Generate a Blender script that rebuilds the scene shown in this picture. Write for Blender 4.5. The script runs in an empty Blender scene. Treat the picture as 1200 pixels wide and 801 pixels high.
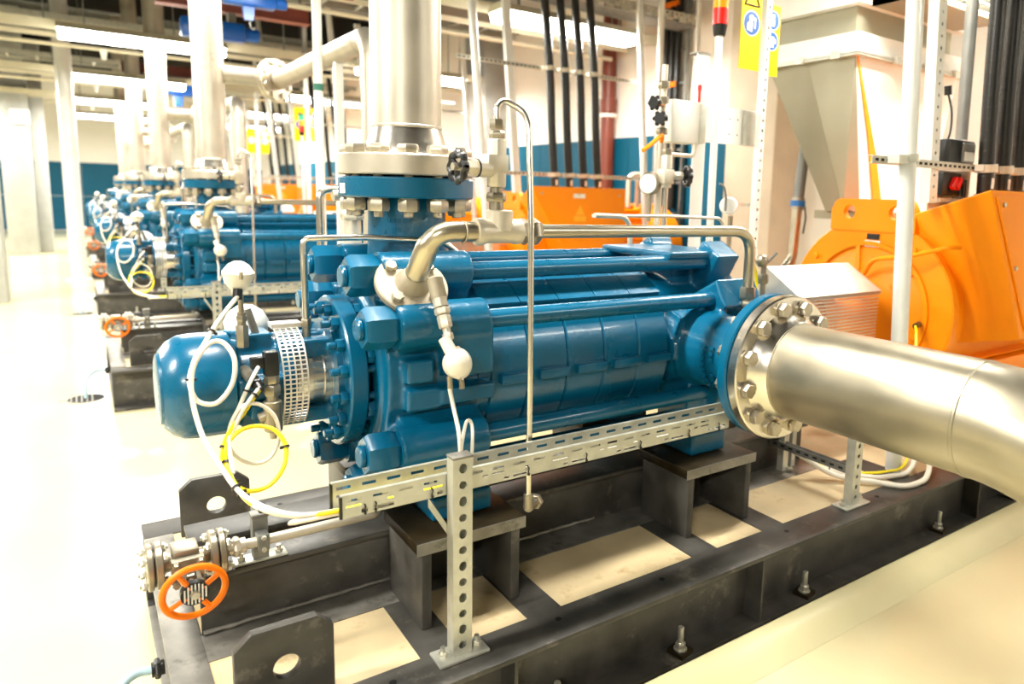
import bpy, bmesh, math, random
from mathutils import Vector, Matrix
random.seed(7)
SC = bpy.context.scene
COL = SC.collection
PI = math.pi

# ------------------------------------------------------------------ camera
cam_d = bpy.data.cameras.new('camera')
cam = bpy.data.objects.new('camera', cam_d); COL.objects.link(cam)
yaw, pitch, roll, fpx, ppx, ppy = 0.623230, 0.148882, 0.028219, 829.27, 687.43, 353.99
fw = Vector((math.sin(yaw)*math.cos(pitch), math.cos(yaw)*math.cos(pitch), -math.sin(pitch)))
rt = fw.cross(Vector((0, 0, 1))).normalized(); up = rt.cross(fw)
cr, sr = math.cos(roll), math.sin(roll)
r2 = rt*cr + up*sr
u2 = up*cr - rt*sr
cam.matrix_world = Matrix(((r2.x, u2.x, -fw.x, 0), (r2.y, u2.y, -fw.y, 0), (r2.z, u2.z, -fw.z, 1.725), (0, 0, 0, 1)))
cam_d.sensor_width = 36
cam_d.lens = 36*fpx/1200
cam_d.shift_x = (600-ppx)/1200
cam_d.shift_y = (ppy-400.5)/1200
cam_d.clip_start = 0.05
cam_d.clip_end = 200
cam_d.dof.use_dof = True
cam_d.dof.focus_distance = 2.55
cam_d.dof.aperture_fstop = 1.7
SC.camera = cam

# ------------------------------------------------------------------ world, exposure
w = bpy.data.worlds.new('world'); SC.world = w; w.use_nodes = True
w.node_tree.nodes['Background'].inputs[0].default_value = (1, .96, .88, 1)
w.node_tree.nodes['Background'].inputs[1].default_value = 0.15
SC.view_settings.view_transform = 'Standard'
SC.view_settings.look = 'None'
SC.view_settings.gamma = 1
SC.view_settings.use_curve_mapping = False
SC.view_settings.exposure = 0.87
LAMP_W = 85.0
LAMP_COL = (1.0, .975, .90)

# ------------------------------------------------------------------ materials
def mat(name, col, rough=.5, metal=0.0, var=.08, scale=6.0, bump=0.0, bscale=80.0, coat=0.0, dark=None, dthr=.55, dscale=4.0, rvar=.0, stretch=None, spec=.5):
    m = bpy.data.materials.new(name); m.use_nodes = True
    nt = m.node_tree; N = nt.nodes; L = nt.links
    b = N['Principled BSDF']
    b.inputs['Roughness'].default_value = rough
    b.inputs['Metallic'].default_value = metal
    b.inputs['Specular IOR Level'].default_value = spec
    if coat:
        b.inputs['Coat Weight'].default_value = coat
        b.inputs['Coat Roughness'].default_value = .08
    tc = N.new('ShaderNodeTexCoord')
    vec = tc.outputs['Object']
    if stretch:
        mp = N.new('ShaderNodeMapping'); mp.inputs['Scale'].default_value = stretch
        L.new(vec, mp.inputs['Vector']); vec = mp.outputs['Vector']
    nz = N.new('ShaderNodeTexNoise'); nz.inputs['Scale'].default_value = scale; nz.inputs['Detail'].default_value = 5
    L.new(vec, nz.inputs['Vector'])
    ramp = N.new('ShaderNodeValToRGB')
    lo = [max(0, c*(1-var)) for c in col]; hi = [min(1, c*(1+var)) for c in col]
    ramp.color_ramp.elements[0].position = .3; ramp.color_ramp.elements[0].color = (*lo, 1)
    ramp.color_ramp.elements[1].position = .7; ramp.color_ramp.elements[1].color = (*hi, 1)
    L.new(nz.outputs['Fac'], ramp.inputs['Fac'])
    out = ramp.outputs['Color']
    if dark is not None:
        n2 = N.new('ShaderNodeTexNoise'); n2.inputs['Scale'].default_value = dscale; n2.inputs['Detail'].default_value = 8
        n2.inputs['Roughness'].default_value = .7
        L.new(tc.outputs['Object'], n2.inputs['Vector'])
        r3 = N.new('ShaderNodeValToRGB')
        r3.color_ramp.elements[0].position = dthr; r3.color_ramp.elements[1].position = min(1, dthr+.13)
        L.new(n2.outputs['Fac'], r3.inputs['Fac'])
        mx = N.new('ShaderNodeMixRGB'); mx.inputs['Color2'].default_value = (*dark, 1)
        L.new(r3.outputs['Color'], mx.inputs['Fac']); L.new(out, mx.inputs['Color1']); out = mx.outputs['Color']
    L.new(out, b.inputs['Base Color'])
    if rvar:
        mr = N.new('ShaderNodeMapRange')
        mr.inputs['To Min'].default_value = max(.03, rough-rvar); mr.inputs['To Max'].default_value = rough+rvar
        L.new(nz.outputs['Fac'], mr.inputs['Value']); L.new(mr.outputs['Result'], b.inputs['Roughness'])
    if bump:
        n3 = N.new('ShaderNodeTexNoise'); n3.inputs['Scale'].default_value = bscale; n3.inputs['Detail'].default_value = 3
        L.new(tc.outputs['Object'], n3.inputs['Vector'])
        bp = N.new('ShaderNodeBump'); bp.inputs['Strength'].default_value = bump; bp.inputs['Distance'].default_value = .004
        L.new(n3.outputs['Fac'], bp.inputs['Height']); L.new(bp.outputs['Normal'], b.inputs['Normal'])
    return m

def emit(name, col, strength):
    m = bpy.data.materials.new(name); m.use_nodes = True
    b = m.node_tree.nodes['Principled BSDF']
    b.inputs['Base Color'].default_value = (*col, 1)
    b.inputs['Emission Color'].default_value = (*col, 1)
    b.inputs['Emission Strength'].default_value = strength
    return m

M = dict(
    blue=mat('blue_paint', (.0005, .096, .188), .28, var=.10, scale=5, bump=.12, bscale=45, coat=.22, rvar=.05, spec=.4),
    cast=mat('blue_cast_paint', (.0005, .096, .188), .30, var=.12, scale=6, bump=.4, bscale=55, coat=.25, rvar=.06, spec=.4),
    orange=mat('orange_paint', (.95, .275, .0005), .42, var=.04, scale=3, bump=.05, spec=.25),
    orange2=mat('orange_wheel_paint', (.90, .19, .001), .38, var=.05, spec=.3),
    orange_label=mat('yellow_warning_print', (.95, .42, .01), .5, var=.02),
    frame=mat('dark_grey_frame_paint', (.058, .054, .047), .38, var=.40, scale=7, bump=.08, dark=(.17, .15, .12), dthr=.57, dscale=6, rvar=.08, spec=.32),
    bare=mat('bare_machined_steel', (.25, .235, .205), .46, metal=.55, var=.3, scale=10, rvar=.1, dark=(.10, .09, .07), dthr=.56, dscale=9),
    brown=mat('oily_brown_steel', (.024, .016, .006), .38, var=.5, scale=9, metal=.2, dark=(.13, .10, .06), spec=.25, dthr=.70, dscale=22),
    grout=mat('cream_grout', (.56, .44, .255), .62, var=.14, scale=5, bump=.15, bscale=30, dark=(.40, .28, .14), dthr=.58, dscale=5),
    floor=mat('cream_epoxy_floor', (.64, .57, .345), .2, var=.05, scale=1.4, bump=.04, bscale=6, coat=.2),
    kerb=mat('cream_kerb_paint', (.58, .525, .30), .42, var=.05, scale=3),
    steel=mat('stainless_pipe_steel', (.43, .385, .285), .35, metal=.92, var=.13, scale=5, rvar=.09, bump=.05, bscale=25, dark=(.50, .42, .32), dthr=.60, dscale=6),
    pale=mat('pale_stainless_pipe', (.54, .49, .40), .42, metal=.75, var=.12, scale=5, rvar=.08, bump=.05, bscale=25, dark=(.38, .32, .23), dthr=.57, dscale=5),
    castfl=mat('dull_cast_flange', (.36, .31, .22), .55, metal=.35, var=.12, scale=20, bump=.1, bscale=80),
    golden=mat('brushed_yellowish_steel', (.52, .46, .34), .30, metal=.95, var=.1, scale=9, rvar=.06),
    steelv=mat('bright_stainless_steel', (.80, .75, .66), .24, metal=1, var=.08, scale=8, rvar=.06),
    satin=mat('satin_cast_stainless', (.37, .325, .245), .36, metal=.85, var=.12, scale=18, bump=.12, bscale=90, rvar=.06),
    cream_fit=mat('pale_cast_fitting', (.62, .56, .45), .42, metal=.5, var=.06, scale=12, bump=.12, bscale=70),
    bolt=mat('bolt_steel', (.48, .43, .34), .38, metal=.85, var=.15, scale=20),
    zinc=mat('zinc_bolt', (.72, .70, .60), .35, metal=.8, var=.12, scale=20),
    galv=mat('galvanised_sheet', (.56, .555, .48), .38, metal=.55, var=.12, scale=18, rvar=.08),
    galvd=mat('dark_galvanised_rail', (.24, .24, .22), .45, metal=.6, var=.2, scale=14),
    mesh=mat('perforated_stainless', (.78, .74, .66), .35, metal=.6, var=.08),
    darkwall=mat('grey_bounce_cutting_wall', (.16, .15, .125), .7, var=.03, scale=2),  # dark grey put on unseen walls to cut bounce and deepen contrast
    alu=mat('aluminium_sheet', (.66, .62, .56), .38, metal=.8, var=.05, stretch=(1, 30, 30), scale=3),
    white=mat('white_paint', (.82, .80, .74), .4, var=.03),
    post=mat('white_grey_post_paint', (.78, .78, .74), .35, metal=.2, var=.05),
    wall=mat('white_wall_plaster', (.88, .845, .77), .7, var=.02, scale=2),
    teal=mat('teal_wall_panel', (.002, .088, .155), .55, var=.05, scale=2, spec=.2),
    pillar=mat('pale_beige_concrete', (.70, .60, .46), .7, var=.06, scale=3),
    gcol=mat('grey_concrete_column', (.38, .385, .36), .7, var=.1, scale=4),
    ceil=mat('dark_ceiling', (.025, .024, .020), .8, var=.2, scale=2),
    duct=mat('grey_duct_sheet', (.22, .22, .20), .45, metal=.4, var=.1),
    trunk=mat('cream_trunking', (.62, .57, .42), .5, var=.05),
    trunkd=mat('grey_trunking_inside', (.09, .085, .07), .6, var=.08),
    hopper=mat('hopper_sheet_metal', (.34, .315, .225), .42, metal=.35, var=.06, scale=3),
    hoist=mat('hoist_blue_paint', (.004, .09, .42), .3, var=.05),
    redbeam=mat('red_brown_beam_paint', (.24, .055, .035), .5, var=.1),
    drain=mat('brown_drain_plastic', (.17, .035, .016), .42, var=.07),
    rubber=mat('black_rubber', (.012, .0115, .010), .42, var=.3, scale=30),
    cable=mat('black_cable_jacket', (.010, .009, .007), .36, var=.3, scale=6),
    black=mat('black_plastic', (.010, .010, .010), .35, var=.2),
    wcable=mat('white_cable_jacket', (.80, .74, .62), .42, var=.03),
    ycable=mat('yellow_cable_jacket', (.88, .72, .003), .38, var=.04),
    sensor=mat('white_cast_sensor_head', (.72, .67, .56), .36, var=.04, bump=.08),
    sign=mat('yellow_sign', (.92, .62, .0005), .5, var=.02, spec=.2),
    signblue=mat('blue_sign_print', (.004, .09, .36), .45, var=.03),
    signwhite=mat('white_sign_print', (.85, .84, .80), .5, var=.02),
    red=mat('red_plastic', (.75, .015, .008), .3, var=.05),
    amber=mat('amber_lens', (.95, .30, .01), .25, var=.05),
    green=mat('green_lens', (.02, .45, .25), .3, var=.05),
    gtape=mat('green_tape', (.02, .16, .11), .5, var=.05),
    bluetape=mat('blue_clamp_band', (.02, .17, .52), .4, var=.05),
    hose=mat('pale_blue_hose', (.48, .66, .72), .35, var=.04),
    hole=mat('black_bore', (.004, .004, .004), .8, var=0),
    tube=emit('lamp_diffuser', (1, .97, .88), 14),
)

# ------------------------------------------------------------------ mesh building
class MB:
    def __init__(s): s.v = []; s.f = []
    def add(s, vs, fs):
        o = len(s.v); s.v += [tuple(p) for p in vs]; s.f += [tuple(i+o for i in f) for f in fs]; return s
    def hexa(s, p):      # 8 points: bottom 0-3 ccw, top 4-7
        return s.add(p, [(3, 2, 1, 0), (4, 5, 6, 7), (0, 1, 5, 4), (1, 2, 6, 5), (2, 3, 7, 6), (3, 0, 4, 7)])
    def box(s, x0, x1, y0, y1, z0, z1):
        return s.hexa([(x0, y0, z0), (x1, y0, z0), (x1, y1, z0), (x0, y1, z0), (x0, y0, z1), (x1, y0, z1), (x1, y1, z1), (x0, y1, z1)])
    def obox(s, c, ux, uy, uz):
        c = Vector(c); ux = Vector(ux); uy = Vector(uy); uz = Vector(uz)
        return s.hexa([c-ux-uy-uz, c+ux-uy-uz, c+ux+uy-uz, c-ux+uy-uz, c-ux-uy+uz, c+ux-uy+uz, c+ux+uy+uz, c-ux+uy+uz])
    def frame(s, ax):
        ax = Vector(ax).normalized()
        t = Vector((0, 0, 1)) if abs(ax.z) < .9 else Vector((1, 0, 0))
        u = t.cross(ax).normalized(); v = ax.cross(u)
        return ax, u, v
    def lathe(s, prof, o, ax, n=32, a0=0.0):      # prof: list of (h along axis, r)
        ax, u, v = s.frame(ax); o = Vector(o); vs = []; fs = []; rows = []
        for h, r in prof:
            if r <= 1e-6: rows.append([len(vs)]); vs.append(o+ax*h)
            else:
                rows.append(list(range(len(vs), len(vs)+n)))
                for k in range(n):
                    a = a0+2*PI*k/n; vs.append(o+ax*h+u*(r*math.cos(a))+v*(r*math.sin(a)))
        for A, B in zip(rows, rows[1:]):
            if len(A) == 1 and len(B) == 1: continue
            for k in range(n):
                k2 = (k+1) % n
                if len(A) == 1: fs.append((A[0], B[k2], B[k]))
                elif len(B) == 1: fs.append((A[k], A[k2], B[0]))
                else: fs.append((A[k], A[k2], B[k2], B[k]))
        return s.add(vs, fs)
    def cyl(s, p0, p1, r, r1=None, n=20, a0=0.0, bev=0.0):
        p0 = Vector(p0); p1 = Vector(p1); h = (p1-p0).length; r1 = r if r1 is None else r1
        if bev: pr = [(0, 0), (0, r-bev), (bev, r), (h-bev, r1), (h, r1-bev), (h, 0)]
        else: pr = [(0, 0), (0, r), (h, r1), (h, 0)]
        return s.lathe(pr, p0, p1-p0, n, a0)
    def hexn(s, p0, p1, af, a0=0.0):
        r = af/math.sqrt(3); h = (Vector(p1)-Vector(p0)).length; c = min(.12*af, h*.3)
        return s.lathe([(0, 0), (0, r*.88), (c, r), (h-c, r), (h, r*.88), (h, 0)], p0, Vector(p1)-Vector(p0), 6, a0)
    def tube(s, pts, r, n=10, sm=0, closed=False, caps=True):
        pts = [Vector(p) for p in pts]
        if sm: pts = smooth(pts, sm)
        rr = r if isinstance(r, (list, tuple)) else [r]*len(pts)
        t0 = (pts[1]-pts[0]).normalized(); ax, u, v = s.frame(t0); vs = []; fs = []
        for i, p in enumerate(pts):
            t = ((pts[min(i+1, len(pts)-1)]-pts[max(i-1, 0)])).normalized()
            u = (u-t*u.dot(t)).normalized(); v = t.cross(u)
            for k in range(n):
                a = 2*PI*k/n; vs.append(p+u*(rr[i]*math.cos(a))+v*(rr[i]*math.sin(a)))
        for i in range(len(pts)-1):
            for k in range(n):
                k2 = (k+1) % n; fs.append((i*n+k, i*n+k2, (i+1)*n+k2, (i+1)*n+k))
        if caps: fs.append(tuple(reversed(range(n)))); fs.append(tuple(range((len(pts)-1)*n, len(pts)*n)))
        return s.add(vs, fs)
    def prism(s, poly, d):     # poly: 3D outline, d: extrusion vector
        d = Vector(d); n = len(poly); P = [Vector(p) for p in poly]
        return s.add(P+[p+d for p in P], [tuple(reversed(range(n))), tuple(range(n, 2*n))]+[(k, (k+1) % n, n+(k+1) % n, n+k) for k in range(n)])
    def sphere(s, c, r, n=20, ax=(0, 0, 1), sq=1.0):
        m = n//2
        return s.lathe([(-r*sq*math.cos(PI*i/m), r*math.sin(PI*i/m)) for i in range(m+1)], c, ax, n)
    def plate_hole(s, poly, c, r, d, o, ux, uy, seg=24):
        # flat plate, outline poly (2D) with one round hole, thickness vector d
        o = Vector(o); ux = Vector(ux); uy = Vector(uy); d = Vector(d)
        angs = sorted(set([round(2*PI*k/seg, 5) for k in range(seg)]+[round(math.atan2(y-c[1], x-c[0]) % (2*PI), 5) for x, y in poly]))
        out = []
        for a in angs:
            dx, dy = math.cos(a), math.sin(a); best = None
            for i in range(len(poly)):
                x1, y1 = poly[i]; x2, y2 = poly[(i+1) % len(poly)]
                ex, ey = x2-x1, y2-y1; den = dx*ey-dy*ex
                if abs(den) < 1e-12: continue
                t = ((x1-c[0])*ey-(y1-c[1])*ex)/den; q = ((x1-c[0])*dy-(y1-c[1])*dx)/den
                if t > 0 and -1e-6 <= q <= 1+1e-6 and (best is None or t > best): best = t
            out.append((c[0]+dx*best, c[1]+dy*best))
        inn = [(c[0]+r*math.cos(a), c[1]+r*math.sin(a)) for a in angs]
        n = len(angs); W = lambda p: o+ux*p[0]+uy*p[1]
        vs = [W(p) for p in out]+[W(p) for p in inn]+[W(p)+d for p in out]+[W(p)+d for p in inn]
        fs = []
        for k in range(n):
            q = (k+1) % n
            fs += [(k, n+k, n+q, q), (2*n+k, 2*n+q, 3*n+q, 3*n+k), (k, q, 2*n+q, 2*n+k), (n+k, 3*n+k, 3*n+q, n+q)]
        return s.add(vs, fs)
    def grid_perf(s, xs, ys, solid, fn):
        idx = {}; 
        def V(i, j):
            if (i, j) not in idx: idx[(i, j)] = len(s.v); s.v.append(tuple(fn(xs[i], ys[j])))
            return idx[(i, j)]
        for i in range(len(xs)-1):
            for j in range(len(ys)-1):
                if solid(i, j): s.f.append((V(i, j), V(i+1, j), V(i+1, j+1), V(i, j+1)))
        return s

def smooth(pts, k):
    out = []
    for i in range(len(pts)-1):
        p0 = pts[max(i-1, 0)]; p1 = pts[i]; p2 = pts[i+1]; p3 = pts[min(i+2, len(pts)-1)]
        for j in range(k):
            t = j/k
            out.append(.5*((2*p1)+(p2-p0)*t+(2*p0-5*p1+4*p2-p3)*t*t+(3*p1-p0-3*p2+p3)*t*t*t))
    out.append(pts[-1]); return out

def fillet(pts, rad, k=6):
    pts = [Vector(p) for p in pts]; out = [pts[0]]
    for i in range(1, len(pts)-1):
        a, b, c = pts[i-1], pts[i], pts[i+1]
        u = (a-b); v = (c-b); r = min(rad, u.length*.49, v.length*.49); u.normalize(); v.normalize()
        s, e = b+u*r, b+v*r
        for j in range(k+1):
            t = j/k; out.append(s*(1-t)**2+b*(2*t*(1-t))+e*t*t)
    out.append(pts[-1]); return out

ORG = {}
KIDS = {}
def mesh_of(name, mb, org, m, ang=38, mats=None):
    me = bpy.data.meshes.new(name)
    me.from_pydata([(x-org[0], y-org[1], z-org[2]) for x, y, z in mb.v], [], mb.f)
    bm = bmesh.new(); bm.from_mesh(me); bmesh.ops.recalc_face_normals(bm, faces=bm.faces); bm.to_mesh(me); bm.free()
    me.polygons.foreach_set('use_smooth', [True]*len(me.polygons))
    me.set_sharp_from_angle(angle=math.radians(ang))
    me.materials.append(m)
    return me
def thing(name, label, cat, loc, group=None):
    o = bpy.data.objects.new(name, None); COL.objects.link(o); o.location = loc; o.empty_display_size = .1
    o['label'] = label; o['category'] = cat
    if group: o['group'] = group
    ORG[o.name] = Vector(loc); return o
def part(name, mb, m, parent, bevel=0.0, solid=0.0, ang=38, label=None, remesh=0.0, kind=None):
    org = ORG[parent.name]
    me = mesh_of(name, mb, org, m, ang)
    o = bpy.data.objects.new(name, me); COL.objects.link(o); o.parent = parent; ORG[o.name] = org; KIDS.setdefault(parent.name, []).append(o)
    finish(o, bevel, solid, remesh, ang)
    if label: o['label'] = label
    if kind: o['kind'] = kind
    return o
def finish(o, bevel, solid, remesh, ang=38):
    if remesh:
        md = o.modifiers.new('r', 'REMESH'); md.mode = 'VOXEL'; md.voxel_size = remesh
        sm = o.modifiers.new('s', 'SMOOTH'); sm.iterations = 5; sm.factor = .5
    if solid:
        md = o.modifiers.new('t', 'SOLIDIFY'); md.thickness = solid; md.offset = 0
    if bevel:
        md = o.modifiers.new('b', 'BEVEL'); md.width = bevel; md.segments = 2; md.limit_method = 'ANGLE'; md.angle_limit = math.radians(40); md.harden_normals = False
    if remesh or solid or bevel:
        dg = bpy.context.evaluated_depsgraph_get()
        old = o.data
        new = bpy.data.meshes.new_from_object(o.evaluated_get(dg)); new.name = old.name
        o.modifiers.clear(); o.data = new; bpy.data.meshes.remove(old)
        new.polygons.foreach_set('use_smooth', [True]*len(new.polygons))
        new.set_sharp_from_angle(angle=math.radians(70 if remesh else ang))
def solo(name, mb, m, label, cat, loc, group=None, bevel=0.0, solid=0.0, ang=38):
    me = mesh_of(name, mb, Vector(loc), m, ang)
    o = bpy.data.objects.new(name, me); COL.objects.link(o); o.location = loc; ORG[o.name] = Vector(loc)
    finish(o, bevel, solid, 0, ang)
    o['label'] = label; o['category'] = cat
    if group: o['group'] = group
    return o
def struct(name, mb, m, loc=(0, 0, 0), bevel=0.0):
    me = mesh_of(name, mb, Vector(loc), m)
    o = bpy.data.objects.new(name, me); COL.objects.link(o); o.location = loc; o['kind'] = 'structure'; ORG[o.name] = Vector(loc)
    finish(o, bevel, 0, 0)
    return o
def inst(name, me, parent, at, rot=None, label=None):      # repeated part: shares mesh data, placed at a point
    o = bpy.data.objects.new(name, me); COL.objects.link(o); o.parent = parent
    o.location = Vector(at)-ORG[parent.name]; ORG[o.name] = ORG[parent.name]; KIDS.setdefault(parent.name, []).append(o)
    if rot: o.rotation_euler = rot
    if label: o['label'] = label
    return o
def base(mb, m, name='m', ang=38): return mesh_of(name, mb, Vector((0, 0, 0)), m, ang)
def copy_tree(o, parent=None, off=None, label=None):
    c = o.copy(); COL.objects.link(c)
    if parent is not None: c.parent = parent
    if off is not None: c.location = o.location+Vector(off)
    if label: c['label'] = label
    for ch in KIDS.get(o.name, []): copy_tree(ch, c)
    return c
PITCH = 4.55
NB = 5
def rep(o, labels):
    o['label'] = labels[0]
    for i in range(1, len(labels)):
        if labels[i]: copy_tree(o, None, (0, PITCH*i, 0), labels[i])
NTH = ['nearest the camera', 'second in the row', 'third in the row', 'fourth in the row', 'fifth and farthest in the row']
def row(fmt, n=NB): return [fmt % NTH[i] for i in range(n)]
YA, ZA = 2.54, 1.084
def ring(a, r, x): return Vector((x, YA-r*math.cos(math.radians(a)), ZA+r*math.sin(math.radians(a))))

# ================================================================== the setting
X0, X1, Y0, Y1, ZC = -7.0, 6.5, -4.5, 31.5, 5.6
struct('floor', MB().box(X0, X1, Y0, Y1, -.1, 0), M['floor'])
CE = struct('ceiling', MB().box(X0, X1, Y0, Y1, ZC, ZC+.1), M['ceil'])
WB = struct('wall_back', MB().box(X0, X1, Y1, Y1+.15, 0, ZC), M['wall'])
struct('wall_front', MB().box(X0, X1, Y0-.15, Y0, 0, ZC), M['darkwall'])
struct('wall_left', MB().box(X0-.15, X0, Y0, Y1, 0, ZC), M['darkwall'])
WR = struct('wall_right', MB().box(X1, X1+.15, Y0, Y1, 0, ZC), M['wall'])
# teal dado panels, panel by panel with open joints
for i in range(11):
    x = X0+i*1.2
    if x+1.19 > X1: break
    for j in range(2):
        part('wall_panel', MB().box(x, x+1.19, Y1-.02, Y1, .02+1.2*j, 1.205+1.2*j), M['teal'], WB)
for i in range(21):
    y = 5.7+i*1.2
    for j in range(2):
        part('wall_panel', MB().box(X1-.02, X1, y, y+1.19, .02+1.28*j, 1.29+1.28*j), M['teal'], WR)
# low kerb in front of the nearest base frame
struct('trim_1', MB().prism([(-.2, 1.675, 0), (-.2, 1.675, .062), (-.2, 1.60, .060), (-.2, 1.515, 0)], (7, 0, 0)), M['kerb'], bevel=.006)
# pillars
def column(name, x0, x1, y0, y1, m, z1=ZC):
    return struct(name, MB().box(x0, x1, y0, y1, 0, z1), m, bevel=.02)
column('pillar_1', 6.0, 6.5, 5.05, 5.75, M['pillar'])
column('pillar_2', 6.05, 6.5, 11.7, 12.5, M['gcol'])
column('pillar_3', -1.35, -.88, 12.75, 13.25, M['gcol'])
struct('pillar_4', MB().box(-1.35, -.80, 21.1, 21.7, 0, ZC), M['gcol'], bevel=.02)
struct('pillar_5', MB().box(-.80, -.52, 21.8, 22.3, 0, ZC), M['gcol'], bevel=.02)

# ================================================================== lamps, trunking, pipes under the ceiling
def lamp_light(x, y, z, lx, ly, wt):
    d = bpy.data.lights.new('lamp_light', 'AREA'); d.shape = 'RECTANGLE'; d.size = lx; d.size_y = ly
    d.energy = wt; d.color = LAMP_COL
    o = bpy.data.objects.new('lamp_light', d); COL.objects.link(o); o.location = (x, y, z); return o
LX = {'left': (-3.9, -2.0), 'middle': (-.08, 1.85), 'right': (3.7, 5.55)}
def lamp(x0, x1, y, z, label):
    t = thing('ceiling_light', label, 'light', ((x0+x1)/2, y, z+.1), 'long fluorescent lamps in rows across the hall')
    h = MB().prism([(x0, y-.17, z+.02), (x0, y-.10, z+.10), (x0, y+.10, z+.10), (x0, y+.17, z+.02)], (x1-x0, 0, 0))
    part('housing', h, M['trunk'], t)
    part('diffuser', MB().prism([(x0+.02, y-.15, z+.02), (x0+.02, y-.10, z-.08), (x0+.02, y+.10, z-.08), (x0+.02, y+.15, z+.02)], (x1-x0-.04, 0, 0)), M['tube'], t)
    for xx in (x0+.3, x1-.3): part('hanger', MB().cyl((xx, y, z+.1), (xx, y, ZC), .008, n=6), M['galvd'], t)
    lamp_light((x0+x1)/2, y, z-.09, x1-x0-.1, .2, LAMP_W*(2.2 if y > 20 else 2.1 if x1 < -1 else .4 if x0 > 3 and y < 0 else .75 if x0 > 3 and y < 3 else 1))
for side, (a, b) in LX.items():
    for i, y in enumerate((-2.15, 2.4, 6.95, 11.5, 16.05, 20.6, 25.2)):
        nm = {'left': 'over the left aisle', 'middle': 'over the pump ends', 'right': 'over the orange motors'}[side]
        wh = ['unseen behind the camera', 'above the nearest bay', 'above the second bay', 'above the third bay', 'above the fourth bay', 'above the fifth bay', 'by the far wall'][i]
        if i == 0 and side == 'middle': continue  # right lamp behind the camera is unseen, added to brighten motor box and frame
        lamp(a, b, y, 3.6, 'long white fluorescent lamp %s, %s' % (nm, wh))
# trunking lines along X in every bay
for i in range(1, 5):
    y = 2.4+PITCH*i
    t = thing('cable_trunking', 'long cream cable trunking under the ceiling, behind the lamps of bay %s' % ['', 'two', 'three', 'four', 'five'][i], 'trunking', (-1, y+.45, 3.7), 'cable trunking under the ceiling')
    part('tray_bed', MB().box(-6.5, 6.2, y+.30, y+.91, 3.72, 3.74), M['trunkd'], t)
    part('side_rail', MB().box(-6.5, 6.2, y+.28, y+.30, 3.66, 3.78), M['trunk'], t)
    part('side_rail', MB().box(-6.5, 6.2, y+.91, y+.93, 3.66, 3.78), M['trunk'], t)
    for q in range(9):
        xx = -6+q*1.45
        part('hanger', MB().cyl((xx, y+.29, 3.75), (xx, y+.29, ZC), .01, n=6), M['galvd'], t)
    t2 = thing('sprinkler_pipe', 'thin pale pipe with nozzle under the ceiling, bay %s' % ['', 'two', 'three', 'four', 'five'][i], 'pipe', (-1, y+1.25, 3.62), 'thin pipes under the ceiling')
    part('pipe', MB().cyl((-6.5, y+1.25, 3.62), (6.2, y+1.25, 3.62), .028, n=10), M['trunk'], t2)
    part('nozzle', MB().cyl((.45, y+1.25, 3.62), (.45, y+1.25, 3.48), .05, .03, n=12), M['white'], t2)
    part('nozzle', MB().cyl((-2.4, y+1.25, 3.62), (-2.4, y+1.25, 3.48), .05, .03, n=12), M['white'], t2)
    # overhead ladder with cables, further up
    t3 = thing('overhead_cable_ladder', 'grey cable ladder high under the dark ceiling, bay %s' % ['', 'two', 'three', 'four', 'five'][i], 'cable ladder', (-1, y-.9, 4.5), 'cable ladders high under the ceiling')
    for yy in (y-1.3, y-.6): part('side_rail', MB().box(-6.5, 6.2, yy, yy+.03, 4.3, 4.4), M['galv'], t3)
    rung = base(MB().box(-.02, .02, -1.3+.03, -.6, 4.32, 4.35), M['galv'], 'rung')
    for q in range(24): inst('rung', rung, t3, (-6+q*.5, y, 0))
    bm = MB()
    for q in range(5): bm.tube([(-6.5, y-1.2+q*.12, 4.385), (6.2, y-1.2+q*.12, 4.385)], .03, 8)
    part('cable', bm, M['cable'], t3, kind='stuff')
# ceiling beams and ducts
for i in range(6):
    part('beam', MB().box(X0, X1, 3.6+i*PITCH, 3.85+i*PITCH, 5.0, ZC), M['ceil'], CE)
t = thing('air_duct', 'round dark grey ventilation duct high under the ceiling at upper left', 'duct', (-2.2, 9, 4.7))
part('duct_pipe', MB().cyl((-4.4, 9.7, 4.75), (.3, 9.7, 4.75), .42, n=28), M['duct'], t)
for q in range(4): part('seam_ring', MB().lathe([(0, .42), (0, .44), (.03, .44), (.03, .42)], (-4.2+q*1.1, 9.7, 4.75), (1, 0, 0), 28), M['duct'], t)
t = thing('silver_duct', 'short silver round duct in the gap beneath the dark ceiling', 'duct', (.4, 9.6, 4.0))
part('duct_pipe', MB().cyl((.15, 9.9, 3.98), (.95, 9.9, 3.98), .15, n=20), M['galv'], t)
part('collar', MB().cyl((.95, 9.9, 3.98), (1.03, 9.9, 3.98), .16, n=20), M['hoist'], t, label='blue collar')

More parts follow.
